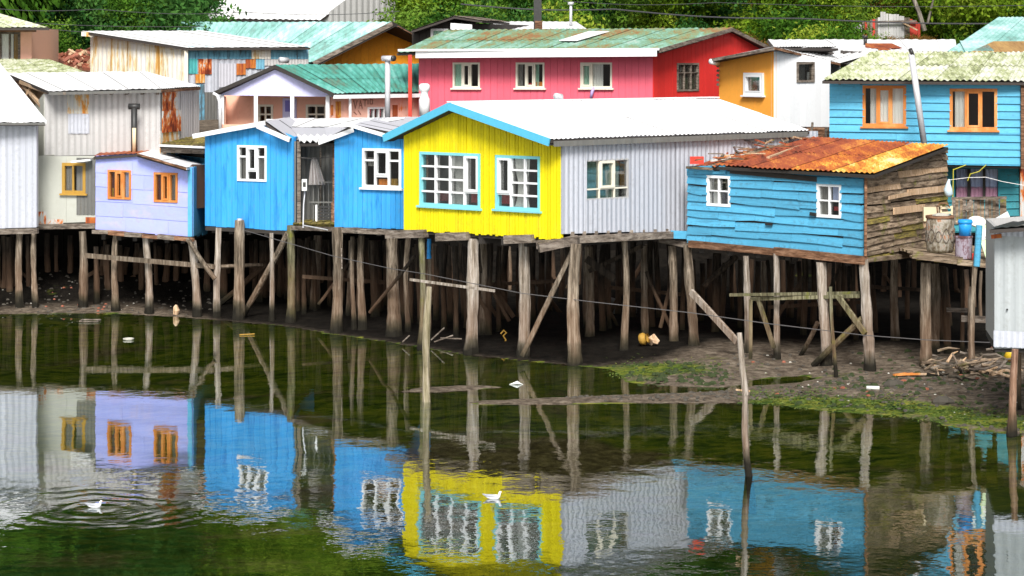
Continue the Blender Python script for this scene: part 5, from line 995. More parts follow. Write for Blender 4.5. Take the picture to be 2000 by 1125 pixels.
# ---- patched sheet building and whitish shed
wb = thing('barn', 'tall shed clad in whitish rust streaked sheets and patched blue and grey metal, white roof', 'shed', P(400, 230, 86))
WA = Wall((178, 90.0), (364, 86.0), [(178, 180), (364, 190)], [(178, 66), (364, 97)])
WA.corr(wb, 1.05, .26, .012, M['creamrust'])
WB = Wall((364.5, 86.0), (602, 88.4), [(364.5, 258), (602, 235)], [(364.5, 90), (602, 91)])
pw = WB.corr(wb, 1.0, .22, .014, M['zinc'])
P_ = lambda *a: WB.patch(pw, *a[:4], M[a[4]], a[5] if len(a) > 5 else .07, 'patch_sheet')
for i, (x0, x1, mt) in enumerate(((366, 404, 'bluepatch'), (405, 445, 'bluepatch'), (446, 489, 'bluepatch'), (490, 527, 'creamrust'), (528, 600, 'bluepatch'))): P_(x0, 90, x1, 115, mt, .07+.012*(i % 2))
P_(365, 115, 384, 144, 'turqpatch'); P_(386, 115, 412, 145, 'rustpatch', .08); P_(412, 116, 424, 180, 'zinc'); P_(426, 124, 460, 170, 'roofgrey', .08); P_(460, 124, 478, 146, 'rustorange', .09); P_(478, 116, 498, 133, 'rustorange', .09)
P_(380, 145, 398, 162, 'rustpatch2', .09); P_(382, 165, 398, 252, 'bluepatch', .06); P_(398, 180, 424, 252, 'zinc_dark', .06); P_(498, 116, 515, 135, 'bluepatch', .08); P_(515, 116, 600, 128, 'zinc_warm', .085)
WB.shell(wb, 6, M['zinc'], floor=False)
A_, B_, C_ = P(160, 61, 89.6), P(366, 93.5, 85.6), P(606, 92, 88.0); roof(wb, B_, C_, A_+(C_-B_), A_, 12, rfm, .25, .006, jit=0)
beam(wb, 'fascia', P(160, 66, 89.5), P(184, 68, 89.3), .08, .16, M['creamrust'])
beam(wb, 'corner_board', P(364, 190, 85.8), P(364, 96, 85.8), .12, .12, M['trim'])
vt = P(562, 118, 86); pipe(wb, [vt, vt+Vector((-.25, -.25, .02))], .1, M['metal'], 'wall_vent')
# ---- orange gabled house
og = thing('house', 'orange gabled house with broad turquoise roof behind the teal roofed veranda', 'house', P(720, 140, 94))
OG = Wall((600, 93.5), (835, 95.5), [(600, 160), (835, 160)], [(600, 124), (763, 52), (835, 80)])
OG.vboards(og, .27, M['orange'], th=.02, gap=.012, zj=0); OG.shell(og, 6, M['orange'], floor=False)
ap = P(766, 44, 93.6); le = P(612, 122, 92.6); bkv = Vector((-6.2, 4.8, 0))
roof(og, le+bkv, le, ap, P(352, 44, 99.5), 12, lambda i, r: M['turqroof'], .25, .018, rows=2); roof(og, P(834, 82, 94.8), P(834, 82, 94.8)+Vector((-5, 5, 0)), P(352, 43, 99.6), ap, 6, lambda i, r: M['turqroof'], .25)
beam(og, 'rake_board', le+Vector((0, -.05, -.05)), ap+Vector((0, -.05, -.05)), .08, .16, M['greywood']); beam(og, 'rake_board', ap+Vector((0, -.05, -.03)), P(834, 82, 94.7)+Vector((0, 0, -.03)), .08, .12, M['darkwood'])
beam(og, 'soffit', le+Vector((0, .3, -.14)), ap+Vector((0, .3, -.14)), .7, .03, M['darkwood']); beam(og, 'soffit', ap+Vector((0, .3, -.14)), P(834, 82, 94.7)+Vector((0, .3, -.14)), .7, .03, M['brownbeam'])
# ---- big pale shed at the top
ts = thing('warehouse', 'large pale metal shed rising out of the frame at upper left, ribbed gable wall', 'warehouse', P(600, 60, 106))
TS = Wall((622, 105), (770, 108), [(622, 60), (770, 60)], [(622, 40), (700, -18), (770, -22)]); TS.corr(ts, 1.3, .33, .02, M['zinc_warm']); 
roof(ts, P(383, 36, 106.5), P(625, 40, 104.6), P(712, -24, 108.5), P(470, -30, 111), 8, lambda i, r: M['roofwhite'], .28, .02)
roof(ts, P(774, -22, 107.8), P(560, -30, 113), P(470, -31, 111), P(712, -25, 108.5), 5, lambda i, r: M['roofwhite'], .28, .02)
TF = Wall((390, 107.4), (622, 105.1), [(390, 62), (622, 62)], [(390, 36), (622, 40)]); TF.vboards(ts, .5, M['zinc_dark'], zj=0); TS.shell(ts, 5, M['zinc_warm'], floor=False)
lw = thing('lean_to', 'small white roofed lean-to left of the large pale shed', 'shed', P(345, 62, 102))
roof(lw, P(298, 58, 101), P(362, 58, 101), P(386, 36, 104), P(332, 38, 104), 3, rfm, .25); q = Wall((302, 101.5), (362, 101.5), [(302, 75), (362, 75)], [(302, 58), (362, 58)]); q.vboards(lw, .5, M['brownbeam'], zj=0); q.shell(lw, 2.4, M['brownbeam'])
# ---- brown house and white roof behind the pink house
bn = thing('house', 'small dark brown house with a white framed window behind the pink house roof', 'house', P(870, 80, 92))
BN = Wall((805, 91), (935, 90), [(805, 105), (935, 105)], [(805, 58), (870, 42), (935, 46)])
window(BN, bn, 842, 56, 876, 84, M['white'], [(1, [1])], fw=.08, curt=[(0, 1, M['greencurtain'])]); BN.vboards(bn, .3, M['darkwood'], zj=0); BN.shell(bn, 5, M['darkwood'], floor=False)
mb = MB(); mb.slab([P(880, 45, 89.8), P(922, 48, 89.8), P(922, 62, 89.8), P(880, 68, 89.8)], Vector((0, .05, 0))); mb.make('white_panel', M['whitewall'], bn)
roof(bn, P(802, 60, 90.4), P(802, 60, 90.4)+Vector((1, 5, 0)), P(885, 32, 90)+Vector((1, 5, 0)), P(885, 32, 90), 3, lambda i, r: M['greywood'], .3); roof(bn, P(942, 40, 89.5)+Vector((1, 5, 0)), P(942, 40, 89.5), P(885, 31, 90), P(885, 31, 90)+Vector((1, 5, 0)), 3, lambda i, r: M['greywood'], .3)
w3 = thing('house', 'low house behind the pink roof, only its long white roof showing', 'house', P(1050, 70, 94))
roof(w3, P(975, 62, 92), P(1150, 60, 92), P(1125, 43, 97), P(960, 43, 97), 5, rfm, .25); q = Wall((980, 93), (1145, 93), [(980, 100), (1145, 100)], [(980, 62), (1145, 60)]); q.vboards(w3, .5, M['brownbeam'], zj=0); q.shell(w3, 3, M['brownbeam'], floor=False)
ck = thing('chimney', 'dark sooty square chimney stack behind the middle of the pink house roof', 'chimney', P(1050, 60, 88))
mb = MB(); c = P(1050, 60, 88); mb.box(c.x-.14, c.x+.14, c.y-.14, c.y+.14, c.z-1, c.z+1.3); mb.make('stack', M['darkmetal'], ck); mb = MB(); mb.box(c.x-.1, c.x+.17, c.y-.17, c.y+.13, c.z-.3, c.z+.35); mb.make('base', M['brownbeam'], ck)
cf = thing('stove_pipe', 'thin pale stove pipe with cap, right of the sooty chimney', 'chimney', P(1115, 45, 95)); pipe(cf, [P(1115, 50, 94.5), P(1115, 10, 94.5)], .055, M['metal'], 'pipe'); pipe(cf, [P(1115, 9, 94.5), P(1115, 4, 94.5)], .12, M['metal'], 'cap')
# ---- salmon house and green roof at upper left
tl = thing('house', 'salmon house with mossy green roof and grey shutters at the upper left edge', 'house', P(20, 120, 86))
TLW = Wall((-120, 86), (62, 86), [(-120, 130), (62, 130)], [(-120, 55), (62, 55)])
window(TLW, tl, -20, 62, 40, 122, M['greywood'], [(1, [1]), (1, [1]), (1, [1])], fw=.08, bw=.05, curt=[(0, .3, M['greycurtain']), (.35, .8, M['curtain']), (.82, 1, M['ochre'])])
TLW.vboards(tl, .4, M['salmon'], zj=0); TLW.shell(tl, 5, M['salmon'])
roof(tl, P(-160, 54, 84.8), P(96, 54, 84.8), P(-10, 24, 88), P(-160, 24, 88), 7, lambda i, r: M['mossroof'], .2); roof(tl, P(98, 54, 91), P(-160, 54, 91), P(-160, 23, 88.1), P(-10, 23, 88.1), 4, lambda i, r: M['mossroof'], .25); beam(tl, 'eave_beam', P(-160, 59, 85.2), P(70, 59, 85.2), .2, .12, M['brownbeam'])
gl_ = thing('outbuilding', 'low outbuilding with pale green mossy roof under the salmon house at left', 'shed', P(60, 150, 83))
roof(gl_, P(-120, 146, 81.5), P(175, 144, 81.5), P(95, 116, 85.5), P(-60, 116, 85.5), 7, lambda i, r: M['mossroof'], .2); q = Wall((-110, 82), (165, 82), [(-110, 175), (165, 175)], [(-110, 146), (165, 144)]); q.vboards(gl_, .5, M['brownbeam'], zj=0); q.shell(gl_, 3, M['brownbeam'])
# ---- ruined shed on the slope
ru = thing('ruined_shed', 'ruined grey and red board shed among bushes at upper right', 'shed', P(1730, 75, 108))
rr_ = random.Random(5)
for i in range(26):
    px = 1665+i*5.2; topy = np.interp(px, [1660, 1690, 1715, 1722, 1760, 1775, 1800], [58, 42, 36, 24, 30, 36, 46])+rr_.uniform(-1.5, 1.5); red = 1685 < px < 1708 or px > 1772
    beam(ru, 'board', P(px, 78+rr_.uniform(0, 3), 108), P(px+rr_.uniform(-.6, .6), topy, 108), .11, .03, M['redpipe' if red else 'zinc_warm'] if rr_.random() < .85 else M['greywood'], roll=1.57)
beam(ru, 'rail', P(1715, 43, 107.8), P(1790, 41, 107.8), .08, .09, M['greywood']); beam(ru, 'stay', P(1762, 44, 107.7), P(1792, 59, 107.7), .09, .06, M['palewood'])
mb = MB(); mb.slab([P(1615, 76, 104), P(1640, 66, 104), P(1662, 76, 104)], Vector((0, .8, 0))); mb.make('grey_sheet_cover', M['zinc'], None, origin=P(1640, 76, 104), label='grey metal sheet lying left of the ruined shed', category='metal sheet')
# ---- pile of reddish firewood at upper left
rr_ = random.Random(9); fwg = thing('firewood_pile', 'heap of split reddish brown firewood beside the whitish shed', 'firewood', P(150, 135, 92))
for i in range(150):
    px = rr_.uniform(100, 180); top = np.interp(px, [98, 118, 140, 180], [128, 106, 100, 99]); py = rr_.uniform(top, 138); D_ = 92+(138-py)*.03+rr_.uniform(-.2, .2); c = P(px, py, D_); d = Vector((rr_.uniform(-.22, .22), rr_.uniform(-.12, .12), rr_.uniform(-.13, .13)))
    beam(fwg, 'log', c-d, c+d, rr_.uniform(.09, .16), rr_.uniform(.08, .14), M['brick' if rr_.random() < .75 else 'palewood'], roll=rr_.random())
mb = MB(); mb.slab([P(88, 140, 91.8), P(200, 140, 91.8), P(190, 100, 94), P(115, 106, 94)], Vector((0, .5, -.3))); mb.make('heap_core', M['brownbeam'], fwg)

# ================================================================== FREE POSTS, ROPE, CABLES
def post(label, segs, mat, D, **k):
    t = thing('post', label, 'post', P(segs[0][0], segs[0][1], D)); p_, q_ = P(segs[0][0], segs[0][1], D), P(segs[1][0], segs[1][1], D)
    pile(t, segs[1][0], segs[1][1], segs[0][0], segs[0][1], segs[0][2], mat, D=D, name='pole', **k); return t
pA = post('mossy grey post standing in the water before the yellow house', ((832, 787, 14), (838, 560)), 'pile', 53.5); pA.children[0].data.materials[0] = wood('moss_topped_post', ((.13, .11, .06), (.30, .26, .17), (.42, .36, .30)), wet=False, stretch=(9, 9, .6))
pB = post('thin crooked bleached post standing furthest out in the water', ((1465, 932, 12), (1456, 770)), 'pilepale', 44.0)
mb = MB(); mb.tube([P(1456.5, 772, 44), P(1450, 720, 44), P(1444, 650, 44)], [.06, .055, .045], 8, .1); mb.make('upper_pole', M['pilepale'], pB)
beam(pB, 'peg', P(1437, 761, 44), P(1465, 764, 44), .03, .03, M['palewood'])
pC = post('thin mossy green stake under the right half of the shack', ((1633, 738, 8), (1622, 560)), 'pilemoss', 57.4)
rp = thing('mooring_rope', 'thin rope sagging across the stilts from the blue house to the right', 'rope', P(480, 450, 69.6))
pts = [(478, 450, 69.5), (650, 500, 66.0), (765, 525, 63.3), (830, 535, 62), (1020, 573, 60.5), (1160, 590, 59.5), (1350, 611, 59), (1500, 632, 58.4), (1690, 655, 57.8), (1810, 664, 57.5), (2010, 672, 57.3)]
mb = MB(); mb.tube([P(*a) for a in pts], .010, 5); mb.make('rope_strand', M['rope'], rp)
def cable(label, pts, r=.02):
    t = thing('power_cable', label, 'cable', P(*pts[0])); mb = MB(); out = []
    for (a, b_) in zip(pts, pts[1:]):
        for i in range(8): u = i/8; out.append(lerp(P(*a), P(*b_), u)-Vector((0, 0, .12*math.sin(math.pi*u))))
    out.append(P(*pts[-1])); mb.tube(out, r, 5); mb.make('wire', M['cable'], t)
cable('thin power cable crossing the dark trees above the whitish shed, topmost there', [(-60, 12, 96), (190, 18, 96), (480, 24, 96), (780, 22, 96)], .013)
cable('power cable crossing the trees at upper left, second from top', [(-60, 36, 96), (400, 52, 96)], .013)
cable('power cable at upper left touching the salmon house eave, lowest there', [(60, 53, 95), (360, 66, 96)], .013)
cable('long power cable running along the slope above the red gable to the right edge', [(900, 8, 98), (1200, 18, 98), (1560, 36, 98), (2080, 44, 98)], .028)
cable('thin cable along the very top of the trees at right', [(1100, 2, 98), (1400, 5, 98), (2080, 9, 98)], .012)

# ================================================================== THINGS ON THE WATER AND THE SHORE
def gull(label, px, py, s, face=1):
    D = Dw(py+4); b0 = P(px, py+4, D); b0.z = 0; t = thing('gull', label, 'bird', b0, None)
    mb = MB(); f_ = face; k = s
    body = [(-.52, .20, .012), (-.42, .15, .035), (-.30, .10, .075), (-.12, .07, .115), (.06, .07, .13), (.18, .09, .11), (.24, .15, .07), (.26, .22, .055), (.27, .28, .062), (.30, .315, .058), (.34, .32, .03), (.36, .315, .012)]
    mb.tube([b0+Vector((x*k*f_, 0, z*k)) for x, z, r in body], [r*k for x, z, r in body], 12); mb.make('body', M['gull'], t, True)
    for sg in (-1, 1):
        mb = MB(); w = [(-.56, .23, .008), (-.36, .17, .03), (-.10, .14, .055), (.08, .13, .04), (.14, .12, .012)]
        mb.tube([b0+Vector((x*k*f_, sg*.085*k, z*k)) for x, z, r in w], [r*k for x, z, r in w], 8); mb.make('wing', M['gullgrey'], t, True)
    mb = MB(); mb.tube([b0+Vector((x*k*f_, 0, z*k)) for x, z in ((.34, .318), (.40, .308), (.425, .298))], [.018*k, .012*k, .003*k], 6); mb.make('beak', M['beak'], t)
    mb = MB()
    for sg in (-1, 1): mb.lathe(b0+Vector((.315*k*f_, sg*.05*k, .325*k)), [(.009*k, 0), (.006*k, .006*k)], 6, (0, sg, 0))
    mb.make('eye', M['black'], t)
gull('white gull swimming at left among the ring ripples', 186, 987, .33); gull('white gull swimming on the yellow reflection in the middle', 965, 970, .36)
sl_ = lambda px, py: Vector((P(px, py, Dw(py)).x, Dw(py), float(ground_z([P(px, py, Dw(py)).x], [Dw(py)])[0][0])))
def small(name, label, cat, px, py, build, zoff=0):
    c = sl_(px, py); c.z = max(c.z, 0)+zoff; t = thing(name, label, cat, c); build(t, c); return t
def fl_white(t, c):
    mb = MB(); mb.tube([c+Vector((x, 0, z)) for x, z in ((-.15, .0), (-.07, .02), (.03, .04), (.09, .02), (.16, .0))], [.012, .025, .045, .018, .008], 9, .3); mb.make('lump', M['whitepl'], t, True)
small('plastic_bag', 'crumpled white plastic bag floating by the sandbar before the yellow house', 'plastic bag', 1008, 751, fl_white)
def ringt(t, c):
    mb = MB(); mb.tube([c+Vector((math.cos(a)*.13, math.sin(a)*.13, .03)) for a in np.linspace(0, 6.28, 20)], .022, 6); mb.make('ring', M['litter'], t, True)
small('plastic_ring', 'pale plastic ring floating before the lilac house stilts', 'ring', 251, 664, ringt)
def plank_(t, c): beam(t, 'stick', c+Vector((-.2, 0, .02)), c+Vector((.2, .1, .03)), .035, .02, M['ochre'])
small('stick', 'short yellow stick floating before the left blue house', 'stick', 482, 655, plank_)
def cluster(t, c):
    mb = MB(); mb.lathe(c+Vector((-.22, 0, .16)), [(.07, 0), (.15, .04), (.16, .14), (.10, .20), (.13, .24), (.10, .2)], 9, (1, -.5, .3)); mb.make('bucket_shell', M['ochre'], t, True)
    mb = MB(); mb.tube([c+Vector((.05, 0, .12)), c+Vector((.12, .05, .16)), c+Vector((.26, 0, .08))], [.10, .12, .05], 9, .35); mb.make('crumpled_bag', M['palewood'], t)
small('tub', 'battered yellow plastic tub lying on its side under the grey wall', 'tub', 1266, 690, cluster)
def yb(t, c):
    mb = MB(); mb.lathe(c+Vector((0, 0, .10)), [(.10, 0), (.13, .28), (.11, .28)], 12, (.5, -.2, .7)); mb.make('pail_shell', M['yellowpl'], t, True)
small('bucket', 'yellow bucket lying behind the reddish post at the right edge', 'bucket', 1966, 728, yb)
def tube_(t, c): mb = MB(); mb.tube([c+Vector((-.14, .02, .05)), c+Vector((.14, -.02, .05))], .045, 9); mb.make('tube', M['whitepl'], t, True)
small('plastic_bottle', 'white plastic bottle lying on the algae at right', 'bottle', 1705, 775, tube_)
def orb(t, c):
    for i in range(5): beam(t, 'splinter', c+Vector((-.3+i*.1, -.1+.05*i, .05)), c+Vector((.0+i*.16, .05-.04*i, .07)), .09, .04, M['orangewood'] if i < 3 else M['palewood'])
small('broken_board', 'orange brown broken board lying on the mud at right', 'board', 1770, 746, orb)
def lump(t, c): mb = MB(); mb.tube([c+Vector((x, 0, .02)) for x in (-.22, -.1, .08, .24)], [.04, .13, .12, .03], 9, .2); mb.make('stone_lump', M['stone'], t)
small('stone', 'dark rounded stone on the mud left of the driftwood', 'stone', 1745, 768, lump)
small('boulder', 'dark rounded stone among algae nearest the water at right', 'stone', 1842, 797, lump)
def creamb(t, c):
    mb = MB(); mb.tube([c+Vector((0, 0, 0)), c+Vector((.02, 0, .12)), c+Vector((.0, 0, .22)), c+Vector((.02, 0, .28))], [.07, .10, .07, .03], 9, .15); mb.make('snag', M['palewood'], t)
small('stump', 'small pale broken stump at the waterline before the lilac house', 'stump', 343, 616, creamb)
def crate_(t, c):
    for a in ((-.25, .25, 0, 0), (-.25, .25, .5, .5)): beam(t, 'slat', c+Vector((a[0], a[2], .03)), c+Vector((a[1], a[3], .03)), .05, .03, M['greywood'])
    for x in (-.25, .25): beam(t, 'slat', c+Vector((x, 0, .03)), c+Vector((x, .5, .03)), .05, .03, M['greywood'])
small('sunken_frame', 'half sunk grey wooden frame before the cream house stilts', 'crate', 173, 630, crate_)
def wsh(t, c):
    for i in range(3): mb = MB(); mb.tube([c+Vector((-.5+i*.5, 1.6, .9)), c+Vector((-.46+i*.5, 1.6, .4))], [.22, .24], 7, .35); mb.make('foam_lump', M['stone'] if i == 2 else M['zinc_warm'], t)
rk = thing('rubble', 'pale lump of foam rubble lying deep in the dark under the grey wall', 'rubble', P(1195, 650, 69))
for (x_, y_, r_) in ((1192, 600, .33), (1190, 655, .22), (1232, 605, .2)): mb = MB(); mb.tube([P(x_-10, y_+4, 69), P(x_, y_, 69), P(x_+12, y_-2, 69)], [r_*.8, r_, r_*.7], 8, .25); mb.make('lump', M['zinc_dark'], rk)
# twisted yellow strap
yt = thing('strap', 'twisted yellow strap hanging in the dark under the yellow house', 'strap', P(985, 660, 64)); mb = MB(); mb.tube([P(x_, y_, 64) for x_, y_ in ((978, 652), (984, 645), (989, 650), (983, 656), (988, 664), (984, 672))], .022, 6); mb.make('band', M['ochre'], yt)
# driftwood tangle
dw_ = thing('driftwood', 'tangled heap of pale driftwood branches on the mud at right', 'driftwood', sl_(1890, 745)); rr_ = random.Random(11)
for i in range(60):
    px, py = rr_.gauss(1885, 42), rr_.gauss(742, 11); px = min(max(px, 1800), 1990); c = sl_(px, min(max(py, 722), 765)); c.z = max(c.z, 0)+.05+rr_.random()*.25
    a = rr_.gauss(0, .5); d = Vector((math.cos(a), rr_.uniform(-.3, .3), math.sin(a)*.5))*rr_.uniform(.25, .8); mb = MB(); mid = c+d*.5+Vector((0, 0, rr_.uniform(-.1, .12))); mb.tube([c, mid, c+d], [.035, .03, .012], 6, .2); mb.make('branch', M[rr_.choice(['pilepale', 'greywood', 'palewood', 'logwood'])], dw_)
for (x_, y_) in ((1935, 752), (1955, 758)):
    c = sl_(x_, y_)+Vector((0, 0, .12)); mb = MB(); mb.tube([c+Vector((math.cos(a)*.24, math.sin(a)*.2, .05*math.sin(a*2))) for a in np.linspace(0, 6.1, 16)], .035, 6, .1); mb.make('coiled_branch', M['palewood'], dw_)
for (x0, y0, x1, y1) in ((1878, 728, 1860, 690), (1925, 735, 1940, 702), (1905, 735, 1890, 704)): mb = MB(); mb.tube([P(x0, y0, 56.5), P(x1, y1, 56.5)], [.035, .02], 6); mb.make('branch', M['pilepale'], dw_)
# branches under yellow house
br = thing('branches', 'thin dead branches sticking out of the water behind the mossy post', 'branches', P(860, 665, 64))
for a in ((842, 664, 868, 640), (848, 668, 885, 655), (860, 660, 902, 662), (850, 672, 880, 690), (786, 668, 800, 655)): mb = MB(); mb.tube([P(a[0], a[1], 64), P(a[2], a[3], 64)], .018, 5); mb.make('branch', M['greywood'], br)
# scattered gravel, shells and litter: nobody could count it
rr_ = random.Random(21); M['frond_dark'] = flat('dark_weed', (.03, .045, .012), .9)
def scatter(name, n, mat, boxes, s0, s1, label):
    mb = MB()
    for i in range(n):
        x0, x1, y0, y1 = rr_.choice(boxes); px, py = rr_.uniform(x0, x1), rr_.uniform(y0, y1); c = sl_(px, py)
        if c.z < .02: continue
        s = rr_.uniform(s0, s1); k = len(mb.v); a = rr_.random()*6
        pts = [(math.cos(a+j*1.57)*s*rr_.uniform(.6, 1.2), math.sin(a+j*1.57)*s*rr_.uniform(.6, 1.2), 0) for j in range(4)]
        mb.v += [tuple(c+Vector(p)) for p in pts]+[tuple(c+Vector((p[0]*.55, p[1]*.55, s*.55))) for p in pts]; mb.f += [(k+4, k+5, k+6, k+7)]+[(k+j, k+(j+1) % 4, k+4+(j+1) % 4, k+4+j) for j in range(4)]
    mb.make(name, mat, None, kind='stuff', label=label)
LB = [(0, 420, 585, 618), (80, 320, 580, 612), (420, 1300, 625, 720)]; RB = [(1400, 2000, 700, 790), (1600, 2000, 740, 850), (1100, 1500, 755, 786)]
scatter('pebbles', 900, M['stone'], LB[:1]+RB, .02, .08, 'dark pebbles and mud lumps along the shore')
scatter('weed_clumps', 420, M['frond_dark'], [(1380, 2000, 740, 850), (1600, 2000, 700, 800), (1180, 1420, 715, 760)], .03, .12, 'dark weed clumps on the mud')
scatter('litter', 60, M['litter'], LB[:1]+RB[:2], .02, .05, 'small pale shells and litter scattered along the shore')
scatter('brick_rubble', 45, M['brick'], [(90, 220, 585, 612)]+RB[:1], .03, .08, 'reddish rubble bits on the mud')
# algae tufts on the mud
m, n, o = newmat('algae_fronds'); b = NB(n); b.bsdf(o, b.ramp(b.noise(3, b.pos(), 3), [(.35, (.02, .045, .006)), (.5, (.07, .12, .014)), (.65, (.17, .18, .03))]), .7); M['frond'] = m
mb = MB()
for i in range(4200):
    if rr_.random() < .8: px = rr_.uniform(1440, 2000); py = np.interp(px, [1450, 1600, 1800, 2000], [784, 790, 806, 835])+rr_.gauss(-3, 10)
    else: px = rr_.gauss(1300, 70); py = rr_.gauss(728, 8)
    c = sl_(px, py)
    if c.z < -.03: continue
    a = rr_.random()*6.28; s = rr_.uniform(.03, .07); k = len(mb.v); d = Vector((math.cos(a), math.sin(a), 0)); e = Vector((-d.y, d.x, 0)); c.z = max(c.z, 0)+.005
    mb.v += [tuple(c-e*s*.3), tuple(c+e*s*.3), tuple(c+d*s*1.3+e*s*.2+Vector((0, 0, s*.35))), tuple(c+d*s*1.3-e*s*.2+Vector((0, 0, s*.25)))]; mb.f.append((k, k+1, k+2, k+3))
mb.make('algae', M['frond'], None, kind='stuff', label='green algae carpet along the edge of the mud at right')

# ================================================================== TREES AND BUSHES ON THE SLOPE
def leafmat(name, a, b_, c_):
    m, n, o = newmat(name); b = NB(n); v = b.noise(1.1, b.pos(), 5, .7); f = b.math('ADD', b.math('MULTIPLY', v, .75), b.math('MULTIPLY', b.rand(), .25)); f = b.math('MULTIPLY_ADD', f, 1.5); f.node.inputs[2].default_value = -.25
    col = b.ramp(f, [(.3, a), (.5, b_), (.7, c_)])
    d = b.node('ShaderNodeBsdfDiffuse'); t = b.node('ShaderNodeBsdfTranslucent'); mx = b.node('ShaderNodeMixShader'); mx.inputs[0].default_value = .3
    n.links.new(col, d.inputs[0]); n.links.new(col, t.inputs[0]); n.links.new(d.outputs[0], mx.inputs[1]); n.links.new(t.outputs[0], mx.inputs[2]); n.links.new(mx.outputs[0], o.inputs[0]); return m
M['leaf_dark'] = leafmat('dark_foliage', (.010, .036, .010), (.032, .105, .022), (.085, .20, .045))
M['leaf_mid'] = leafmat('mid_foliage', (.020, .06, .008), (.07, .17, .018), (.17, .29, .04))
M['leaf_bright'] = leafmat('bright_foliage', (.05, .11, .010), (.16, .27, .018), (.34, .42, .05))
M['leaf_dry'] = leafmat('dry_grass', (.08, .05, .015), (.22, .12, .03), (.36, .22, .07))
M['bark'] = wood('pale_bark', ((.10, .09, .07), (.22, .19, .16), (.38, .34, .29)), stretch=(6, 6, 1))
def crown_mesh(name, n_cl, per, r, h, leaf, mat, seed, cr=.55, droop=0):
    rng = np.random.default_rng(seed); V = []; 
    c = rng.normal(size=(n_cl, 3)); c /= np.linalg.norm(c, axis=1)[:, None]; c *= (rng.random(n_cl)**.35)[:, None]; c *= np.array([r, r, h/2])*(1+.18*rng.normal(size=(n_cl, 1)))
    for k in range(n_cl):
        q = rng.normal(size=(per, 3))*cr*rng.uniform(.6, 1.3)*np.array([1, 1, .7])+c[k]
        nn = rng.normal(size=(per, 3)); nn[:, 2] += .5; nn[:, 1] -= .4; nn /= np.linalg.norm(nn, axis=1)[:, None]; t = np.cross(nn, rng.normal(size=(per, 3))); t /= np.linalg.norm(t, axis=1)[:, None]; bt = np.cross(nn, t); s = leaf*rng.uniform(.6, 1.4, (per, 1))
        if droop: t = t*.3+np.array([.35, 0, -.8]); 
        V.append(np.stack([q-t*s*1.3-bt*s*.25, q-t*s*.1+bt*s*.62, q+t*s*1.3+bt*s*.1, q-bt*s*.62], 1).reshape(-1, 3))
    V = np.concatenate(V); nf = len(V)//4; me = bpy.data.meshes.new(name); me.vertices.add(len(V)); me.vertices.foreach_set('co', V.ravel()); me.loops.add(nf*4); me.loops.foreach_set('vertex_index', np.arange(nf*4)); me.polygons.add(nf); me.polygons.foreach_set('loop_start', np.arange(nf)*4); me.polygons.foreach_set('loop_total', np.full(nf, 4)); me.materials.append(mat); me.update(); me.validate(); return me
def trunk_mesh(name, h, r, seed, limbs=5, spread=1.6):
    rr = random.Random(seed); mb = MB(); pts = [Vector((rr.uniform(-.15, .15)*i*.4, rr.uniform(-.1, .1)*i*.4, h*i/5)) for i in range(6)]; mb.tube(pts, [r*(1-.13*i) for i in range(6)], 8, .1)
    for i in range(limbs):
        p_ = pts[2+i % 3]; a = rr.random()*6.28; q_ = p_+Vector((math.cos(a)*spread, math.sin(a)*spread, spread*rr.uniform(.7, 1.2))); mb.tube([p_, lerp(p_, q_, .5)+Vector((0, 0, .15)), q_], [r*.45, r*.3, r*.1], 6, .1)
    me = bpy.data.meshes.new(name); me.from_pydata(mb.v, [], mb.f); me.materials.append(M['bark']); me.update(); return me
TREES = {}
for kind, mt, sd in (('dark', 'leaf_dark', 1), ('mid', 'leaf_mid', 2), ('bright', 'leaf_bright', 3)):
    TREES[kind] = [(crown_mesh('crown', 105, 62, 2.6, 5.2, .16, M[mt], sd*10+k, .62), trunk_mesh('trunk', 4.2, .2, sd*10+k)) for k in range(2)]
BUSH = {k: [crown_mesh('leaves', 46, 75, 1.25, 2.1, .062, M[mt], 50+i*3+j, .30) for j in range(3)] for i, (k, mt) in enumerate((('dark', 'leaf_dark'), ('mid', 'leaf_mid'), ('bright', 'leaf_bright'), ('dry', 'leaf_dry')))}
WILL = crown_mesh('drooping_leaves', 80, 70, 2.6, 3.6, .17, M['leaf_mid'], 77, .5, droop=1)
def ob(name, me, parent=None, loc=(0, 0, 0), rot=0, sc_=1):
    o = bpy.data.objects.new(name, me); sc.collection.objects.link(o); o.parent = parent; o.location = loc; o.rotation_euler = (0, 0, rot); o.scale = (sc_,)*3 if isinstance(sc_, (int, float)) else sc_; return o
TLAB = {'dark': 'dark green dense tree on the wooded slope', 'mid': 'leafy mid green tree on the wooded slope', 'bright': 'bright yellow green leafy tree on the wooded slope'}
def tree(kind, px, D, s, label=None, dz=0):
    x = (px-CX)*D/F; z = float(ground_z([x], [D])[0][0]); cm, tm = TREES[kind][rr_.randrange(2)]
    t = thing('tree', label or TLAB[kind], 'tree', (x, D, z-.4+dz), None if label else kind+' trees covering the slope'); t.rotation_euler = (0, 0, rr_.random()*6.28)
    ob('trunk', tm, t, sc_=s); ob('crown', cm, t, (0, 0, 4.6*s), sc_=(s, s, s*rr_.uniform(.9, 1.15))); return t
WHERE = [(430, 'behind the whitish rust streaked shed'), (800, 'beside the large pale metal shed'), (1130, 'behind the long pink house'), (1420, 'above the red gable'), (1640, 'above the amber house'), (1860, 'around the ruined shed'), (9999, 'beside the turquoise roof')]
KN = {'dark': 'dark green bush', 'mid': 'mid green bush', 'bright': 'bright yellow green bush', 'dry': 'dry orange brown tuft'}
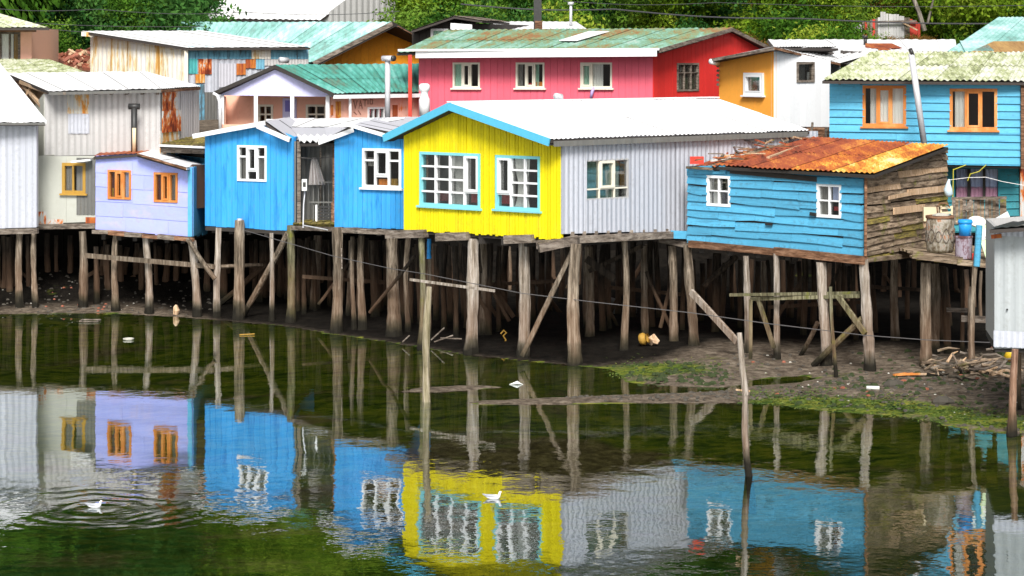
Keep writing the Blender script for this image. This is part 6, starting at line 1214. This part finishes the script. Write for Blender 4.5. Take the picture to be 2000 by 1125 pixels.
def bush(kind, px, D, s, z=None, label=None):
    x = (px-CX)*D/F; zz = float(ground_z([x], [D])[0][0]) if z is None else z; w = next(t for k, t in WHERE if px < k)
    o = ob('bush' if kind != 'dry' else 'dry_shrub', BUSH[kind][rr_.randrange(3)], None, (x, D, zz+.5*s), rr_.random()*6.28, s); wstr(o, label=label or KN[kind]+' on the slope '+w, category='bush', group=KN[kind]+'es '+w if kind != 'dry' else 'dry tufts '+w); return o
rr_ = random.Random(33)
for row, D in enumerate((113, 120, 128, 138, 149, 162)):
    n_ = 13+row
    for i in range(n_):
        px = -150+2300*(i+rr_.uniform(.1, .9))/n_; kd = 'dark' if px < 520 else rr_.choice(['mid', 'dark', 'bright'] if px < 1450 else ['mid', 'bright', 'mid', 'dark'])
        tree(kd, px, D+rr_.uniform(-2, 2), rr_.uniform(.75, 1.15))
# the growth that shows between the roofs and the top of the frame
for i in range(46): bush(rr_.choice(['dark', 'dark', 'mid', 'dark']), 60+i*6.6+rr_.uniform(-6, 6), 99.5+rr_.uniform(0, 9), rr_.uniform(.9, 1.7), z=rr_.uniform(5.6, 9.6))
for i in range(8): bush('mid', 64+rr_.uniform(-4, 40), 97+rr_.uniform(0, 2), .8, z=rr_.uniform(6, 7.6))
for i in range(85):
    px = 790+rr_.random()*870; D = 99.5+rr_.uniform(0, 16)
    if 1180 < px < 1500 and D < 102.5: continue
    bush(rr_.choice(['bright', 'mid', 'bright', 'mid', 'dark']) if not 1180 < px < 1560 else rr_.choice(['mid', 'dark', 'bright']), px, D, rr_.uniform(.6, 1.35), z=None if D < 104 or rr_.random() < .35 else rr_.uniform(8.3, 10.6))
for i in range(26): bush('dry', rr_.uniform(1195, 1500), 99.5+rr_.uniform(0, 5), rr_.uniform(.35, .7))
for i in range(62):
    px = rr_.uniform(1540, 2060); D = 110.5+rr_.uniform(0, 6) if 1620 < px < 1850 else 100+rr_.uniform(0, 14)
    bush(rr_.choice(['bright', 'mid', 'bright', 'mid', 'dry', 'dark']), px, D, rr_.uniform(.6, 1.35), z=None if rr_.random() < .6 else rr_.uniform(8.2, 11))
for i in range(12): bush(rr_.choice(['bright', 'mid', 'dry']), rr_.uniform(1690, 1840), 104, rr_.uniform(.3, .45), z=rr_.uniform(7.5, 7.9))
wlo = thing('tree', 'willow-like tree with hanging pale green leaves at the top left corner', 'tree', (-20.5, 100, 6.5)); ob('trunk', trunk_mesh('trunk', 3.6, .2, 5), wlo); ob('crown', WILL, wlo, (0, 0, 4.0))
bt = thing('tree', 'leaning pale bare trunk behind the ruined shed', 'tree', P(1800, 60, 106)); mb = MB(); mb.tube([P(1806, 60, 106), P(1795, 25, 106), P(1782, -8, 106), P(1770, -40, 106)], [.11, .10, .09, .06], 7, .1); mb.make('trunk', M['bark'], bt)
mb = MB(); mb.tube([P(1812, 45, 106), P(1818, 20, 106), P(1828, -20, 106)], [.06, .05, .04], 6, .1); mb.make('branch', M['bark'], bt)
# leaves spilling over the slope between the bushes
m_ = crown_mesh('undergrowth', 900, 26, 1, 1, .11, M['leaf_mid'], 99, .01)
rng = np.random.default_rng(4); V = []
N_ = 70000; X = rng.uniform(-32, 32, N_); Yv = rng.uniform(98.5, 118, N_); Z, _ = ground_z(X, Yv); Z = Z+np.array([1.2*nz(x, y, .12)+.3*nz(x, y, .6) for x, y in zip(X, Yv)])+rng.uniform(0, .35, N_)
q = np.stack([X, Yv, Z], 1); t = rng.normal(size=(N_, 3)); t /= np.linalg.norm(t, axis=1)[:, None]; nn = rng.normal(size=(N_, 3)); bt_ = np.cross(t, nn); bt_ /= np.linalg.norm(bt_, axis=1)[:, None]; s = rng.uniform(.05, .12, (N_, 1))
V = np.stack([q-t*s, q+bt_*s*.5, q+t*s, q-bt_*s*.5], 1).reshape(-1, 3); nf = N_; me = bpy.data.meshes.new('undergrowth'); me.vertices.add(len(V)); me.vertices.foreach_set('co', V.ravel()); me.loops.add(nf*4); me.loops.foreach_set('vertex_index', np.arange(nf*4)); me.polygons.add(nf); me.polygons.foreach_set('loop_start', np.arange(nf)*4); me.polygons.foreach_set('loop_total', np.full(nf, 4)); me.materials.append(M['leaf_mid']); me.update()
o = ob('undergrowth', me); o['kind'] = 'stuff'; o['label'] = 'low leafy undergrowth covering the slope'
bpy.data.meshes.remove(m_)
print('objects', len(sc.objects), 'tris~', sum(len(o.data.polygons) for o in sc.objects if o.type == 'MESH'))
